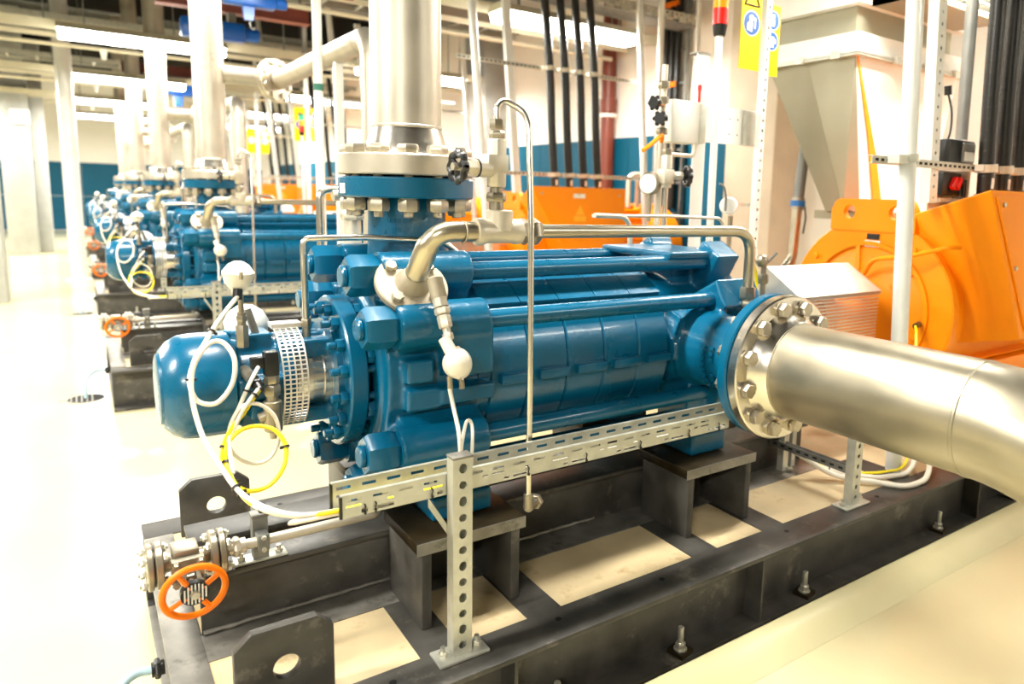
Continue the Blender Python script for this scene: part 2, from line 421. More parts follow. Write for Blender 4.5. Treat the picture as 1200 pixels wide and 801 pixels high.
# blue chain hoists
def hoist(x, y, z, s, label):
    t = thing('chain_hoist', label, 'hoist', (x, y, z), 'blue chain hoists')
    part('body', MB().box(x-.42*s, x+.42*s, y-.12*s, y+.12*s, z-.11*s, z+.15*s), M['hoist'], t, bevel=.03*s)
    part('drum', MB().cyl((x+.42*s, y, z+.02*s), (x+.62*s, y, z+.02*s), .1*s, n=18, bev=.02*s), M['hoist'], t)
    part('hook_block', MB().hexa([(x-.09*s, y-.05*s, z-.34*s), (x+.05*s, y-.05*s, z-.34*s), (x+.05*s, y+.05*s, z-.34*s), (x-.09*s, y+.05*s, z-.34*s), (x-.12*s, y-.05*s, z-.11*s), (x+.08*s, y-.05*s, z-.11*s), (x+.08*s, y+.05*s, z-.11*s), (x-.12*s, y+.05*s, z-.11*s)]), M['hoist'], t)
    for e in (-.25, .25): part('trolley', MB().box(x+e*s-.05*s, x+e*s+.05*s, y-.09*s, y+.09*s, z+.15*s, z+.30*s), M['galvd'], t)
    part('hook', MB().tube(fillet([(x, y, z-.34*s), (x, y, z-.44*s), (x+.05*s, y, z-.5*s), (x+.08*s, y, z-.44*s)], .03, 3), .012*s, 6), M['galvd'], t)
hoist(1.42, 9.6, 3.50, .80, 'dark blue chain hoist under a beam, right of the second discharge pipe')
hoist(1.50, 7.9, 3.53, .56, 'blue chain hoist with shiny top, highest and nearest of the three hoists')
hoist(1.80, 16.7, 3.58, .9, 'small blue chain hoist seen far back, left of the second discharge pipe')
for nm, y, z in (('nearer', 7.9, 3.70), ('farther', 9.6, 3.74), ('farthest', 16.7, 3.86)):
    t = thing('monorail_beam', 'red-brown steel monorail beam carrying the %s blue hoist' % nm, 'beam', (2, y, z), 'monorail beams')
    b = MB(); xa, xb = .85, 2.5
    b.box(xa, xb, y-.09, y+.09, z-.012, z); b.box(xa, xb, y-.005, y+.005, z, z+.16); b.box(xa, xb, y-.09, y+.09, z+.16, z+.172)
    part('i_section', b, M['redbeam'], t)
    for xx in (.95, 2.4): part('hanger', MB().cyl((xx, y, z+.17), (xx, y, ZC), .02, n=8), M['galvd'], t)

# far pipes at left
t = thing('floor_pipe', 'pale vertical pipe standing on the floor of the left aisle', 'pipe', (-.05, 15.3, 0))
part('pipe', MB().tube([(-.05, 15.3, 0), (-.05, 15.3, 5.6)], .125, 18), M['post'], t)
part('base_flange', MB().cyl((-.05, 15.3, 0), (-.05, 15.3, .03), .2, n=20), M['post'], t)
t = thing('column_sign', 'small white notice on the far grey concrete column', 'sign', (-1.0, 21.05, 2.9))
part('board', MB().box(-1.12, -.76, 21.06, 21.10, 3.0, 3.32), M['white'], t)

# ================================================================== base frame (steel skid) of one bay
def build_frame():
    F = thing('base_frame', '', 'base frame', (2.6, YA, 0), 'dark grey steel base frames under the pumps')
    XA, XB = .132, 6.2; zt = .31
    g = M['frame']
    for s, nm in ((-1, 'front_beam'), (1, 'rear_beam')):
        yo = YA+s*.805; yi = YA+s*.65; yw = YA+s*.71
        b = MB()
        b.box(XA, XB, min(yo, yi), max(yo, yi), zt-.018, zt)
        b.box(XA, XB, yw-.006, yw+.006, .018, zt-.018)
        b.box(XA, XB, min(yo, yi), max(yo, yi), 0, .018)
        bo = part(nm, b, g, F, bevel=.002)
        for xx in (1.02, 2.17, 3.96, 5.1):
            part('stiffener', MB().box(xx-.006, xx+.006, min(yo-s*.002, yw), max(yo-s*.002, yw), .018, zt-.018), g, bo)
        for xx in (.66, 1.235, 1.70, 2.42, 3.1, 3.9):
            part('bolt_hole', MB().cyl((xx, YA+s*.71, zt-.004), (xx, YA+s*.71, zt+.0012), .011, n=14), M['hole'], bo)
    b = MB(); b.box(XA, XA+.102, YA-.65, YA+.65, zt-.018, zt); b.box(XA+.03, XA+.042, YA-.65, YA+.65, 0, zt-.018); b.box(XA, XA+.102, YA-.65, YA+.65, 0, .018)
    part('end_beam', b, M['bare'], F, bevel=.002)
    b = MB(); b.box(XB-.102, XB, YA-.65, YA+.65, zt-.018, zt); b.box(XB-.05, XB-.038, YA-.65, YA+.65, 0, zt-.018)
    part('end_beam', b, g, F)
    # inner longitudinal beam carrying the valve
    for s, nm in ((-1, 'inner_beam'), (1, 'inner_beam')):
        yo = YA+s*.21; yi = YA+s*.05; yw = YA+s*.165
        b = MB(); b.box(.236, 3.2, min(yo, yi), max(yo, yi), .507, .525); b.box(.236, 3.2, yw-.006, yw+.006, zt, .507)
        bo = part(nm, b, g, F, bevel=.002)
        part('bottom_flange', MB().box(.234, 3.2, min(YA+s*.32, YA+s*.165), max(YA+s*.32, YA+s*.165), zt-.018, zt-.0005), M['bare'], bo, label='bare bright steel flange')
        rr = random.Random(3); pts = []; rad = []
        for q in range(60):
            pts.append((.24+q*.026, yw+s*.010, zt+.010+rr.uniform(-.002, .002))); rad.append(.0075+rr.uniform(-.002, .002))
        part('weld_bead', MB().tube(pts, rad, 6), M['bare'], bo)
    # cross strips and cream grout panels
    def panel(x0, x1, y0, y1): part('grout_panel', MB().box(x0, x1, y0, y1, zt-.05, zt-.004), M['grout'], F)
    strips = [(.77, .90), (1.15, 1.285), (1.915, 2.055), (2.335, 2.47), (3.35, 3.5), (4.4, 4.55)]
    edges = [.234]+[v for s in strips for v in s]+[6.1]
    for s in (-1, 1):
        y0, y1 = sorted((YA+s*.32, YA+s*.65))
        for a, b_ in strips: part('cross_strip', MB().box(a, b_, y0, y1, zt-.02, zt-.001), g, F)
        for q in range(0, len(edges), 2): panel(edges[q], edges[q+1], y0, y1)
    panel(.234, 3.2, YA-.155, YA+.155)
    panel(3.2, 6.1, YA-.32, YA+.32)
    # pedestals
    for xc, w_ in ((1.008, .363), (2.19, .384)):
        for s in (-1, 1):
            ya, yb = sorted((YA+s*.53, YA+s*.222))
            P = part('pedestal_top', MB().box(xc-w_/2-.016, xc+w_/2+.016, min(ya, yb), max(ya, yb), .575, .615), M['brown'], F, bevel=.003, label='oily brown pedestal top plate')
            yf = YA+s*.53
            part('pedestal_edge', MB().box(xc-w_/2-.018, xc+w_/2+.018, min(yf, yf+s*.003), max(yf, yf+s*.003), .574, .614), M['bare'], P)
            for e in (-1, 1):
                xx = xc+e*w_/2
                part('side_plate', MB().box(min(xx, xx-e*.035), max(xx, xx-e*.035), ya+.006, yb-.006, zt, .575), g, P, bevel=.004)
            part('back_plate', MB().box(xc-w_/2+.03, xc+w_/2-.03, YA+s*.24-.008, YA+s*.24+.008, zt, .575), g, P)
    # lifting lugs with round holes
    for s in (-1, 1):
        y = YA+s*.61
        poly = [(.26, .305), (.52, .305), (.52, .50), (.475, .54), (.305, .54), (.26, .50)]
        part('lifting_lug', MB().plate_hole(poly, (.392, .415), .036, (0, .03, 0), (0, y-.015, 0), (1, 0, 0), (0, 0, 1)), g, F, bevel=.002)
        poly2 = [(x+5.3, z) for x, z in poly]
        part('lifting_lug', MB().plate_hole(poly2, (5.692, .415), .036, (0, .03, 0), (0, y-.015, 0), (1, 0, 0), (0, 0, 1)), g, F, bevel=.002)
    # anchor bolts on the lower flange
    mb = MB(); mb.cyl((0, 0, 0), (0, 0, .125), .012, n=12, bev=.002)
    stud = base(mb, M['zinc'], 'stud')
    nut = base(MB().hexn((0, 0, .02), (0, 0, .044), .036).cyl((0, 0, .016), (0, 0, .02), .026, n=16), M['zinc'], 'nut')
    wash = base(MB().obox((0, 0, .008), (.036, 0, 0), (0, .036, 0), (0, 0, .008)), M['brown'], 'square_washer')
    for s in (-1, 1):
        for xx in (.55, 1.2, 1.76, 2.50, 3.62, 4.42, 5.3):
            y = YA+s*.765
            A = part('anchor_bolt', MB().cyl((xx, y, .018), (xx, y, .125), .012, n=12, bev=.002), M['zinc'], F)
            inst('nut', nut, A, (xx, y, .018)); inst('square_washer', wash, A, (xx, y, .018), (0, 0, .2))
    rep(F, row('dark grey steel base frame with cream grout panels, %s'))
build_frame()

# ================================================================== pump
def build_pump():
    Pm = thing('pump', '', 'pump', (1.6, YA, .615), 'blue multistage pumps in a row')
    B, C = M['blue'], M['cast']
    ax = (1, 0, 0)
    o = lambda x: (x, YA, ZA)
    # end cap of the bearing
    part('end_cap', MB().lathe([(0, 0), (0, .100), (.004, .112), (.012, .116), (.012, .124), (.035, .150), (.065, .166), (.10, .170), (.205, .170), (.205, 0)], o(.165), ax, 48), B, Pm)
    b = MB()
    b.cyl(o(.37), o(.55), .118, n=36)
    b.lathe([(0, 0), (0, .150), (.025, .150), (.025, 0)], o(.365), ax, 40)
    b.lathe([(0, 0), (0, .135), (.03, .150), (.05, .150), (.05, 0)], o(.505), ax, 40)
    b.box(.385, .52, YA-.155, YA+.155, ZA-.035, ZA+.035)
    b.box(.40, .50, YA-.06, YA+.06, ZA+.08, ZA+.165)
    b.box(.40, .50, YA-.05, YA+.05, ZA-.16, ZA-.08)
    b.box(.41, .47, YA-.155, YA-.10, ZA-.10, ZA-.05)
    b.cyl((.395, YA, ZA+.13), (.395, YA, ZA+.175), .035, n=16)
    part('bearing_housing', b, C, Pm, remesh=.006)
    # lantern arms between bearing and seal
    b = MB()
    for s in (-1, 1):
        for z0, z1 in ((.075, .138), (-.15, -.10)):
            b.box(.52, .72, min(YA+s*.03, YA+s*.10), max(YA+s*.03, YA+s*.10), ZA+z0, ZA+z1)
    b.cyl(o(.675), o(.72), .155, n=32)
    part('lantern', b, C, Pm, remesh=.007)
    part('seal_sleeve', MB().lathe([(0, 0), (0, .122), (.05, .122), (.052, .117), (.085, .117), (.087, .125), (.11, .125), (.11, 0)], o(.565), ax, 48), M['steelv'], Pm, label='bright turned shaft seal sleeve')
    part('shaft', MB().cyl(o(.36), o(3.02), .045, n=20), M['steelv'], Pm, label='bright steel shaft')
    # perforated guard strap bent round the lantern
    r = .174; nu = 31; xs = []; x = .507
    for q in range(5): xs += [x, x+.005]; x += .0185
    xs = xs[:10]
    ts = []
    a0, a1 = math.radians(-62), math.radians(92); pitch = (a1-a0)/nu
    for q in range(nu): ts += [a0+q*pitch, a0+q*pitch+pitch*.30]
    ts.append(a1)
    part('perforated_guard', MB().grid_perf(xs, ts, lambda i, j: not (i % 2 == 1 and j % 2 == 1), lambda x_, t_: (x_, YA-r*math.cos(t_), ZA+r*math.sin(t_))), M['mesh'], Pm, solid=.0025, label='perforated bright steel guard strap')
    g = MB().box(.505, .60, YA-.035, YA+.03, ZA+r-.004, ZA+r+.012)
    part('guard_flange', g, M['mesh'], Pm)
    # seal flange with its bolts
    part('seal_flange', MB().lathe([(0, .13), (0, .262), (.006, .268), (.054, .268), (.06, .262), (.06, .10)], o(.695), ax, 56), B, Pm)
    part('seal_cover', MB().lathe([(0, .10), (0, .19), (.02, .195), (.02, .12)], o(.676), ax, 48), C, Pm)
    bolt = base(MB().hexn((0, 0, 0), (.026, 0, 0), .040).cyl((-.03, 0, 0), (0, 0, 0), .0135, n=12, bev=.003), B, 'bolt')
    for q in range(16):
        a = 11.25+22.5*q
        inst('bolt', bolt, Pm, ring(a, .228, .669))
    stud = base(MB().cyl((0, 0, 0), (.06, 0, 0), .013, n=10), B, 'stud')
    snut = base(MB().hexn((.008, 0, 0), (.034, 0, 0), .05), B, 'stud_nut')
    for q in range(16):
        a = 11.25+22.5*q; inst('stud', stud, Pm, ring(a, .235, .745))
        if q % 2 == 0: inst('stud_nut', snut, Pm, ring(a+11, .242, .75))
    # head casting
    b = MB()
    b.cyl(o(.795), o(1.16), .335, n=48)
    b.lathe([(0, .1), (0, .28), (.03, .30), (.03, .1)], o(.782), ax, 48)
    for a in (30, 60, 120, 150, -30, -60, -120, -150):
        xe = 1.125 if abs(a) in (30, 150) else 1.13
        b.cyl(ring(a, .415, .805), ring(a, .415, xe), .077, n=28)
        ca, sa = math.cos(math.radians(a)), math.sin(math.radians(a)); rad = Vector((0, -ca, sa)); tan = Vector((0, sa, ca))
        b.obox(ring(a, .33, (.83+xe)/2), ((xe-.83)/2, 0, 0), tan*.068, rad*.12)
    for s in (-1, 1):
        b.obox((.98, YA+s*.335, ZA+.28), (.14, 0, 0), (0, .10, .10), (0, -.04*s, .04))
        yy = YA+s*.43
        b.box(.975, 1.135, min(yy, YA), max(yy, YA), ZA+.03, ZA+.20)
        yy = YA+s*.375
        b.box(.845, .955, min(yy, YA), max(yy, YA), ZA-.085, ZA-.01)
        b.box(.845, .94, min(yy, YA), max(yy, YA), ZA+.01, ZA+.09)
        yy = YA+s*.385
        b.box(.965, 1.165, min(yy, YA), max(yy, YA), ZA-.075, ZA-.015)
        # foot
        yy = YA+s*.40
        b.box(.91, 1.135, min(YA+s*.14, yy+s*.02), max(YA+s*.14, yy+s*.02), .617, .70)
        b.box(.95, 1.10, min(YA+s*.16, YA+s*.36), max(YA+s*.16, YA+s*.36), .69, .95)
    b.lathe([(0, 0), (0, .20), (.30, .19), (.40, .145), (.62, .138), (.62, 0)], (.995, YA, ZA), (0, 0, 1), 40)
    head = part('head_casting', b, C, Pm, remesh=.008)
    # casting marks on the neck: raised blocks standing in rows
    for j in range(4):
        for i in range(5):
            a = math.radians(215+i*7.5); rr = .140
            if random.random() < .25: continue
            part('cast_mark', MB().obox((.995+rr*math.cos(a), YA+rr*math.sin(a), 1.55+j*.03-(.02 if j > 1 else 0)), (-.006*math.sin(a), .006*math.cos(a), 0), (.003*math.cos(a), .003*math.sin(a), 0), (0, 0, .007)), B, head)
    # discharge flange
    part('discharge_flange', MB().lathe([(0, .12), (0, .236), (.005, .241), (.066, .241), (.071, .236), (.071, .12)], (.995, YA, 1.70), (0, 0, 1), 64), B, Pm)
    part('flange_label', MB().prism([(.995+.242*math.cos(t), YA+.242*math.sin(t), 1.712) for t in [math.radians(179+k*2.2) for k in range(6)]]+[(.995+.2435*math.cos(t), YA+.2435*math.sin(t), 1.712) for t in [math.radians(190-k*2.2) for k in range(6)]], (0, 0, .034)), M['white'], Pm, label='small white sticker')
    # stage casings
    xs_ = [1.167, 1.328, 1.50, 1.677, 1.853, 2.019]
    for k in range(5):
        x0, x1 = xs_[k], xs_[k+1]; h = x1-x0
        st = part('stage_casing', MB().lathe([(0, .25), (.0, .338), (.006, .345), (h-.008, .345), (h-.001, .336), (h-.0015, .25)], o(x0), ax, 72), B, Pm)
        for s in (-1, 1):
            for zz in (-.02,):
                yy = YA+s*.374
                part('lug', MB().box(x0+.03, x1-.008, min(yy, yy-s*.05), max(yy, yy-s*.05), ZA+zz-.018, ZA+zz+.018), C, st, bevel=.006)
            yy = YA+s*.19
            part('ledge', MB().obox((x0+h/2, YA+s*.215, ZA+.272), (h/2-.002, 0, 0), (0, s*.05, -.035), (0, .004*s, .006)), C, st)
    part('casing_neck', MB().cyl(o(1.12), o(1.17), .338, n=64), C, Pm)
    # tie rods with their big nuts
    tn = base(MB().hexn((0, 0, 0), (.105, 0, 0), .122, a0=.5).cyl((-.018, 0, 0), (.0, 0, 0), .036, n=20, bev=.004).lathe([(.105, .04), (.105, .075), (.117, .075), (.117, .04)], (0, 0, 0), (1, 0, 0), 28), B, 'nut')
    for a in (30, 60, 120, 150, -30, -60, -120, -150):
        rod = part('tie_rod', MB().cyl(ring(a, .415, 1.0), ring(a, .415, 2.36), .034, n=24), B, Pm)
        inst('nut', tn, rod, ring(a, .415, .70))
    # suction casing
    b = MB()
    b.lathe([(0, .2), (0, .362), (.055, .362), (.055, .2)], o(2.03), ax, 64)
    b.cyl(o(2.05), o(2.50), .275, n=48)
    b.lathe([(0, .1), (0, .37), (.06, .37), (.06, .1)], o(2.44), ax, 56)
    for a in (30, 60, 120, 150, -30, -60, -120, -150):
        xa = 2.235 if abs(a) in (30, 150) else 2.335
        ca, sa = math.cos(math.radians(a)), math.sin(math.radians(a)); rad = Vector((0, -ca, sa)); tan = Vector((0, sa, ca))
        b.obox(ring(a, .37, (xa+2.48)/2), ((2.48-xa)/2, 0, 0), tan*.066, rad*.115)
    b.box(2.085, 2.45, YA-.25, YA+.25, ZA+.375, ZA+.410); b.box(2.20, 2.45, YA-.13, YA+.13, ZA+.22, ZA+.38)
    b.lathe([(0, 0), (0, .26), (.22, .205), (.34, .168), (.46, .160), (.60, .160), (.665, .18), (.715, .225), (.715, 0)], (2.21, YA, ZA), (0, -1, 0), 44)
    for s in (-1, 1):
        b.box(2.10, 2.31, min(YA+s*.14, YA+s*.43), max(YA+s*.14, YA+s*.43), .617, .71)
        b.box(2.13, 2.27, min(YA+s*.16, YA+s*.36), max(YA+s*.16, YA+s*.36), .70, .92)
    b.cyl(o(2.45), o(2.86), .16, n=36)
    b.lathe([(0, 0), (0, .20), (.03, .20), (.03, 0)], o(2.60), ax, 40)
    sc_ = part('suction_casing', b, C, Pm, remesh=.009)
    for j in range(3):
        for i in range(9):
            if random.random() < .2: continue
            a = math.radians(196-(i-4)*8); yy = 1.93+j*.045; rr = .166+.001*j
            part('cast_mark', MB().obox((2.21+rr*math.cos(a), yy, ZA+rr*math.sin(a)), (0, .010, 0), (.004*math.cos(a), 0, .004*math.sin(a)), (-.006*math.sin(a), 0, .006*math.cos(a))), B, sc_)
    part('suction_flange', MB().lathe([(0, .17), (0, .278), (.005, .284), (.040, .284), (.045, .278), (.045, .17)], (2.21, 1.829, ZA), (0, -1, 0), 72), B, Pm)
    # bearing bracket beyond
    part('rear_bearing_cap', MB().lathe([(0, 0), (0, .165), (.12, .165), (.15, .14), (.15, 0)], o(2.84), ax, 40), B, Pm)
    rep(Pm, row('blue multistage pump with tie rods and flanges, %s'))
build_pump()

# ================================================================== orange motor and coupling guard
def build_motor():
    t = thing('motor', '', 'motor', (4.7, YA, .31), 'orange electric motors behind the pumps')
    O = M['orange']; c = lambda x: (x, YA, ZA)
    part('end_shield', MB().lathe([(0, 0), (0, .40), (.0, .545), (.008, .555), (.06, .555), (.06, 0)], c(3.965), (1, 0, 0), 72), O, t)
    part('bearing_cover', MB().lathe([(0, 0), (0, .16), (.02, .19), (.04, .36), (.055, .38), (.055, 0)], c(3.912), (1, 0, 0), 56), O, t)
    b = MB().lathe([(0, .39), (0, .415), (.022, .415), (.022, .39)], c(3.945), (1, 0, 0), 64)
    part('ring_rib', b, O, t)
    for q in range(6):
        a = math.radians(60*q+20); p0 = Vector((3.93, YA+.24*math.cos(a), ZA+.24*math.sin(a))); p1 = Vector((3.955, YA+.39*math.cos(a), ZA+.39*math.sin(a)))
        part('rib', MB().obox((p0+p1)/2, (.012, 0, 0), (p1-p0)/2, Vector((0, -math.sin(a), math.cos(a)))*.012), O, t)
    sb = base(MB().hexn((-.02, 0, 0), (0, 0, 0), .034), O, 'bolt')
    for q in range(4):
        a = math.radians(90*q+38); inst('bolt', sb, t, (3.962, YA+.48*math.cos(a), ZA+.48*math.sin(a)))
    # lifting ear with two eyes: two halves meeting at the axis
    def half(s):
        q = [(0, 1.56), (.285, 1.56), (.285, 1.69), (.262, 1.735), (.235, 1.755), (0, 1.755)]
        q = q if s > 0 else [(-x, z) for x, z in reversed(q)]
        return MB().plate_hole(q, (s*.155, 1.675), .043, (.045, 0, 0), (3.955, YA, 0), (0, 1, 0), (0, 0, 1), 24)
    part('lifting_ear', half(1), O, t); part('lifting_ear', half(-1), O, t)
    part('body', MB().cyl(c(4.02), c(5.75), .52, n=56), O, t)
    for q in range(24):
        a = 2*PI*q/24; d = Vector((0, math.cos(a), math.sin(a)))
        part('cooling_fin', MB().obox(Vector(c(4.95))+d*.535, (.72, 0, 0), d*.03, Vector((0, -d.z, d.y))*.006), O, t)
    for s in (-1, 1):
        yy = YA+s*.36
        part('foot', MB().box(4.15, 5.55, min(yy, YA+s*.58), max(yy, YA+s*.58), .31, .40), O, t)
        part('foot_web', MB().box(4.2, 5.5, min(YA+s*.30, YA+s*.52), max(YA+s*.30, YA+s*.52), .40, .78), O, t)
    # terminal housing on the side, with its sloped hood
    yo, yi = 1.78, 2.32
    vs = [(3.80, yo, 1.815), (5.05, yo, 1.815), (5.05, yi, 1.70), (3.97, yi, 1.66),
          (4.33, yo, .98), (5.05, yo, .98), (5.05, yi, .88), (3.97, yi, .88)]
    H = part('terminal_box', MB().add(vs, [(0, 3, 2, 1), (4, 5, 6, 7), (0, 1, 5, 4), (1, 2, 6, 5), (2, 3, 7, 6), (3, 0, 4, 7)]), O, t, bevel=.01)
    part('box_lid', MB().prism([(3.85, yo, 1.78), (5.0, yo, 1.78), (5.0, yo, 1.03), (4.36, yo, 1.03)], (0, -.012, 0)), O, H, bevel=.004)
    bb = base(MB().cyl((0, -.01, 0), (0, 0, 0), .012, n=10), M['bolt'], 'lid_screw')
    for x, z in ((3.93, 1.74), (4.4, 1.74), (4.95, 1.74), (4.37, 1.08), (4.95, 1.08), (4.14, 1.4)): inst('lid_screw', bb, H, (x, yo-.012, z))
    part('number_label', MB().box(4.33, 4.48, yo-.016, yo-.0125, 1.70, 1.745), M['white'], H, label='blank white label')
    part('warning_triangle', MB().prism([(4.36, yo-.0125, 1.52), (4.48, yo-.0125, 1.52), (4.42, yo-.0125, 1.63)], (0, -.004, 0)), M['orange_label'], H, label='yellow warning triangle')
    part('warning_label', MB().box(4.34, 4.50, yo-.016, yo-.0125, 1.45, 1.51), M['orange_label'], H, label='yellow warning label')
    # fan hood at the far end, data plate, sensor cable
    part('fan_hood', MB().lathe([(0, .50), (.02, .56), (.40, .56), (.45, .50), (.45, 0)], c(5.75), (1, 0, 0), 56), O, t)
    part('data_plate', MB().box(3.955, 3.964, 2.47, 2.57, 1.465, 1.505), M['white'], t, label='white data plate')
    part('logo_plate', MB().box(3.955, 3.964, 2.48, 2.56, 1.512, 1.545), M['black'], t, label='small black plate')
    part('grease_pipe', MB().tube(fillet([(3.90, 2.52, 1.30), (3.85, 2.44, 1.40), (3.85, 2.20, 1.44), (3.90, 2.02, 1.50), (3.96, 1.98, 1.50)], .05), .013, 8), O, t)
    part('sensor_plug', MB().cyl((3.93, 2.16, 1.045), (3.84, 2.13, 1.045), .017, n=12), M['black'], t, label='black sensor plug')
    part('sensor_cable', MB().tube([(3.84, 2.13, 1.045), (3.80, 2.10, 1.02), (3.76, 2.07, .93), (3.72, 2.04, .78), (3.7, 2.02, .6), (3.7, 2.0, .33)], .008, 8, 5), M['ycable'], t, label='yellow sensor cable')
    rep(t, row('orange electric motor with terminal box on its side, %s'))
build_motor()

def build_guard():
    t = thing('coupling_guard', '', 'guard', (3.4, YA, .31), 'aluminium coupling guards')
    xa, xb = 3.02, 3.75
    A = M['alu']
    for s in (-1, 1):
        part('roof_sheet', MB().add([(xa, YA, 1.373), (xb, YA, 1.373), (xb, YA+s*.235, 1.232), (xa, YA+s*.235, 1.232)], [(0, 1, 2, 3)]), A, t, solid=.003)
        xs = [xa]; zs = [.85]
        while xs[-1] < xb-.02: xs += [xs[-1]+.005, xs[-1]+.017]
        while zs[-1] < 1.21: zs += [zs[-1]+.007, zs[-1]+.019]
        zs.append(1.232)
        part('perforated_side', MB().grid_perf(xs, zs, lambda i, j: not (i % 2 == 1 and j % 2 == 1), lambda x, z: (x, YA+s*.235, z)), A, t)
        part('eave_fold', MB().box(xa, xb, min(YA+s*.235, YA+s*.232), max(YA+s*.235, YA+s*.232), 1.215, 1.234), A, t)
        for xx in (xa+.03, xb-.06):
            part('support_leg', MB().box(xx, xx+.03, min(YA+s*.23, YA+s*.20), max(YA+s*.23, YA+s*.20), .31, .86), M['galv'], t)
    part('end_sheet', MB().add([(xa, YA-.235, .85), (xa, YA+.235, .85), (xa, YA+.235, 1.232), (xa, YA, 1.373), (xa, YA-.235, 1.232)], [(0, 1, 2, 3, 4)]), A, t, solid=.003)
    part('coupling', MB().lathe([(0, 0), (0, .13), (.10, .13), (.11, .16), (.16, .16), (.17, .13), (.27, .13), (.27, 0)], (3.25, YA, ZA), (1, 0, 0), 32), M['orange'], t, label='orange painted shaft coupling')
    part('motor_shaft', MB().cyl((3.5, YA, ZA), (3.92, YA, ZA), .055, n=20), M['orange'], t)
    rep(t, row('aluminium coupling guard with perforated sides, %s'))
build_guard()

# ================================================================== stainless pipework
def build_discharge():
    cx = .995
    t = thing('discharge_pipe', '', 'pipe', (cx, YA, 1.775), 'tall stainless discharge pipes')
    S = M['pale']; V = M['pale']
    part('gasket', MB().cyl((cx, YA, 1.771), (cx, YA, 1.779), .17, n=40), M['black'], t)
    part('flange', MB().lathe([(0, .11), (0, .238), (.005, .243), (.067, .243), (.072, .238), (.072, .11)], (cx, YA, 1.779), (0, 0, 1), 64), V, t)
    part('weld_neck', MB().lathe([(0, .158), (.012, .147), (.05, .139), (.098, .1245)], (cx, YA, 1.85), (0, 0, 1), 48), M['steelv'], t)
    part('weld_ring', MB().lathe([(0, .1235), (.004, .128), (.010, .128), (.014, .1235)], (cx, YA, 1.945), (0, 0, 1), 48), S, t)
    part('pipe', MB().cyl((cx, YA, 1.95), (cx, YA, 5.6), .1245, n=56), S, t)
    head = base(MB().hexn((0, 0, 0), (0, 0, .032), .066, a0=.3).cyl((0, 0, -.218), (0, 0, 0), .017, n=12, bev=.003).hexn((0, 0, -.197), (0, 0, -.153), .066, a0=.3).cyl((0, 0, -.158), (0, 0, -.151), .031, n=20), M['bolt'], 'bolt')
    for q in range(12):
        a = math.radians(30*q+10); inst('bolt', head, t, (cx+.198*math.cos(a), YA+.198*math.sin(a), 1.851), (0, 0, a))
    rep(t, row('tall stainless discharge pipe with bolted flange, %s'))
build_discharge()

def build_branch(i):
    y = YA+PITCH*i; x = 1.56; z = 2.69
    t = thing('branch_pipe', 'stainless branch pipe with flange joining the discharge pipe, %s' % NTH[i], 'pipe', (1.3, y-.1, z), 'stainless branch pipes from the discharge pipes')
    S = M['pale']
    part('header', MB().cyl((1.10, y, z), (1.46, y, z), .078, n=28), S, t)
    b = MB()
    b.tube(fillet([(1.52, y, z), (x+.03, y-.03, z), (x+.03, y-.12, z)], .05, 4), .078, 24)
    part('flange', MB().lathe([(0, .06), (0, .180), (.03, .180), (.03, .06)], (1.53, y-.02, z), (.55, -.83, 0), 44), M['pale'], t)
    part('flange', MB().lathe([(0, .06), (0, .180), (.03, .180), (.03, .06)], (1.51, y+.012, z), (.55, -.83, 0), 44), M['pale'], t)
    ax, u, v = b.frame((.55, -.83, 0)); c = Vector((1.53, y-.02, z))
    for q in range(8):
        a = math.radians(45*q+22); p = c+(u*math.cos(a)+v*math.sin(a))*.148
        part('bolt', MB().hexn(p+ax*.028, p+ax*.05, .046).cyl(p-ax*.06, p+ax*.03, .014, n=10), M['bolt'], t)
    part('elbow_stub', b, S, t)
    part('riser', MB().tube(fillet([(1.56, y-.05, z), (x, 4.53+PITCH*(i-1), z-.02), (x, 4.53+PITCH*(i-1), .31)], .16, 8), .076, 26), S, t)
for i in range(1, NB): build_branch(i)

t = thing('suction_pipe', 'wide brushed stainless suction pipe with bolted flange, coming towards the camera', 'pipe', (2.21, 1.2, 0), None)
V = M['steelv']; S = M['steel']
cs = lambda y: (2.21, y, ZA)
part('gasket', MB().cyl(cs(1.784), cs(1.774), .235, n=48), M['black'], t)
part('flange', MB().lathe([(0, .16), (0, .278), (.005, .284), (.040, .284), (.045, .278), (.045, .16)], cs(1.775), (0, -1, 0), 80), V, t)
part('weld_neck', MB().lathe([(0, .228), (.012, .214), (.035, .203), (.062, .1835)], cs(1.732), (0, -1, 0), 64), V, t)
part('pipe', MB().cyl(cs(1.672), cs(.99), .1822, n=72), S, t)
part('weld_seam', MB().lathe([(0, .1815), (.003, .1848), (.011, .1848), (.014, .1815)], cs(.997), (0, -1, 0), 72), S, t, label='raised weld seam')
part('weld_seam', MB().lathe([(0, .1815), (.003, .1845), (.009, .1845), (.012, .1815)], cs(1.676), (0, -1, 0), 72), S, t)
R = .75; pts = [Vector((2.21, .99-R*math.sin(a), ZA-R*(1-math.cos(a)))) for a in [math.radians(3*k) for k in range(31)]]
part('elbow', MB().tube(pts, .1822, 72), S, t)
part('down_pipe', MB().cyl((2.21, .99-R, ZA-R), (2.21, .99-R, 0), .1822, n=48), S, t)
sb = base(MB().hexn((0, -.034, 0), (0, -.006, 0), .052, a0=.25).cyl((0, -.007, 0), (0, 0, 0), .031, n=24).cyl((0, 0, 0), (0, .135, 0), .015, n=12).hexn((0, .098, 0), (0, .128, 0), .050), M['bolt'], 'bolt')
for q in range(12):
    a = math.radians(30*q+13.5); inst('bolt', sb, t, (2.21+.240*math.cos(a), 1.730, ZA+.240*math.sin(a)))

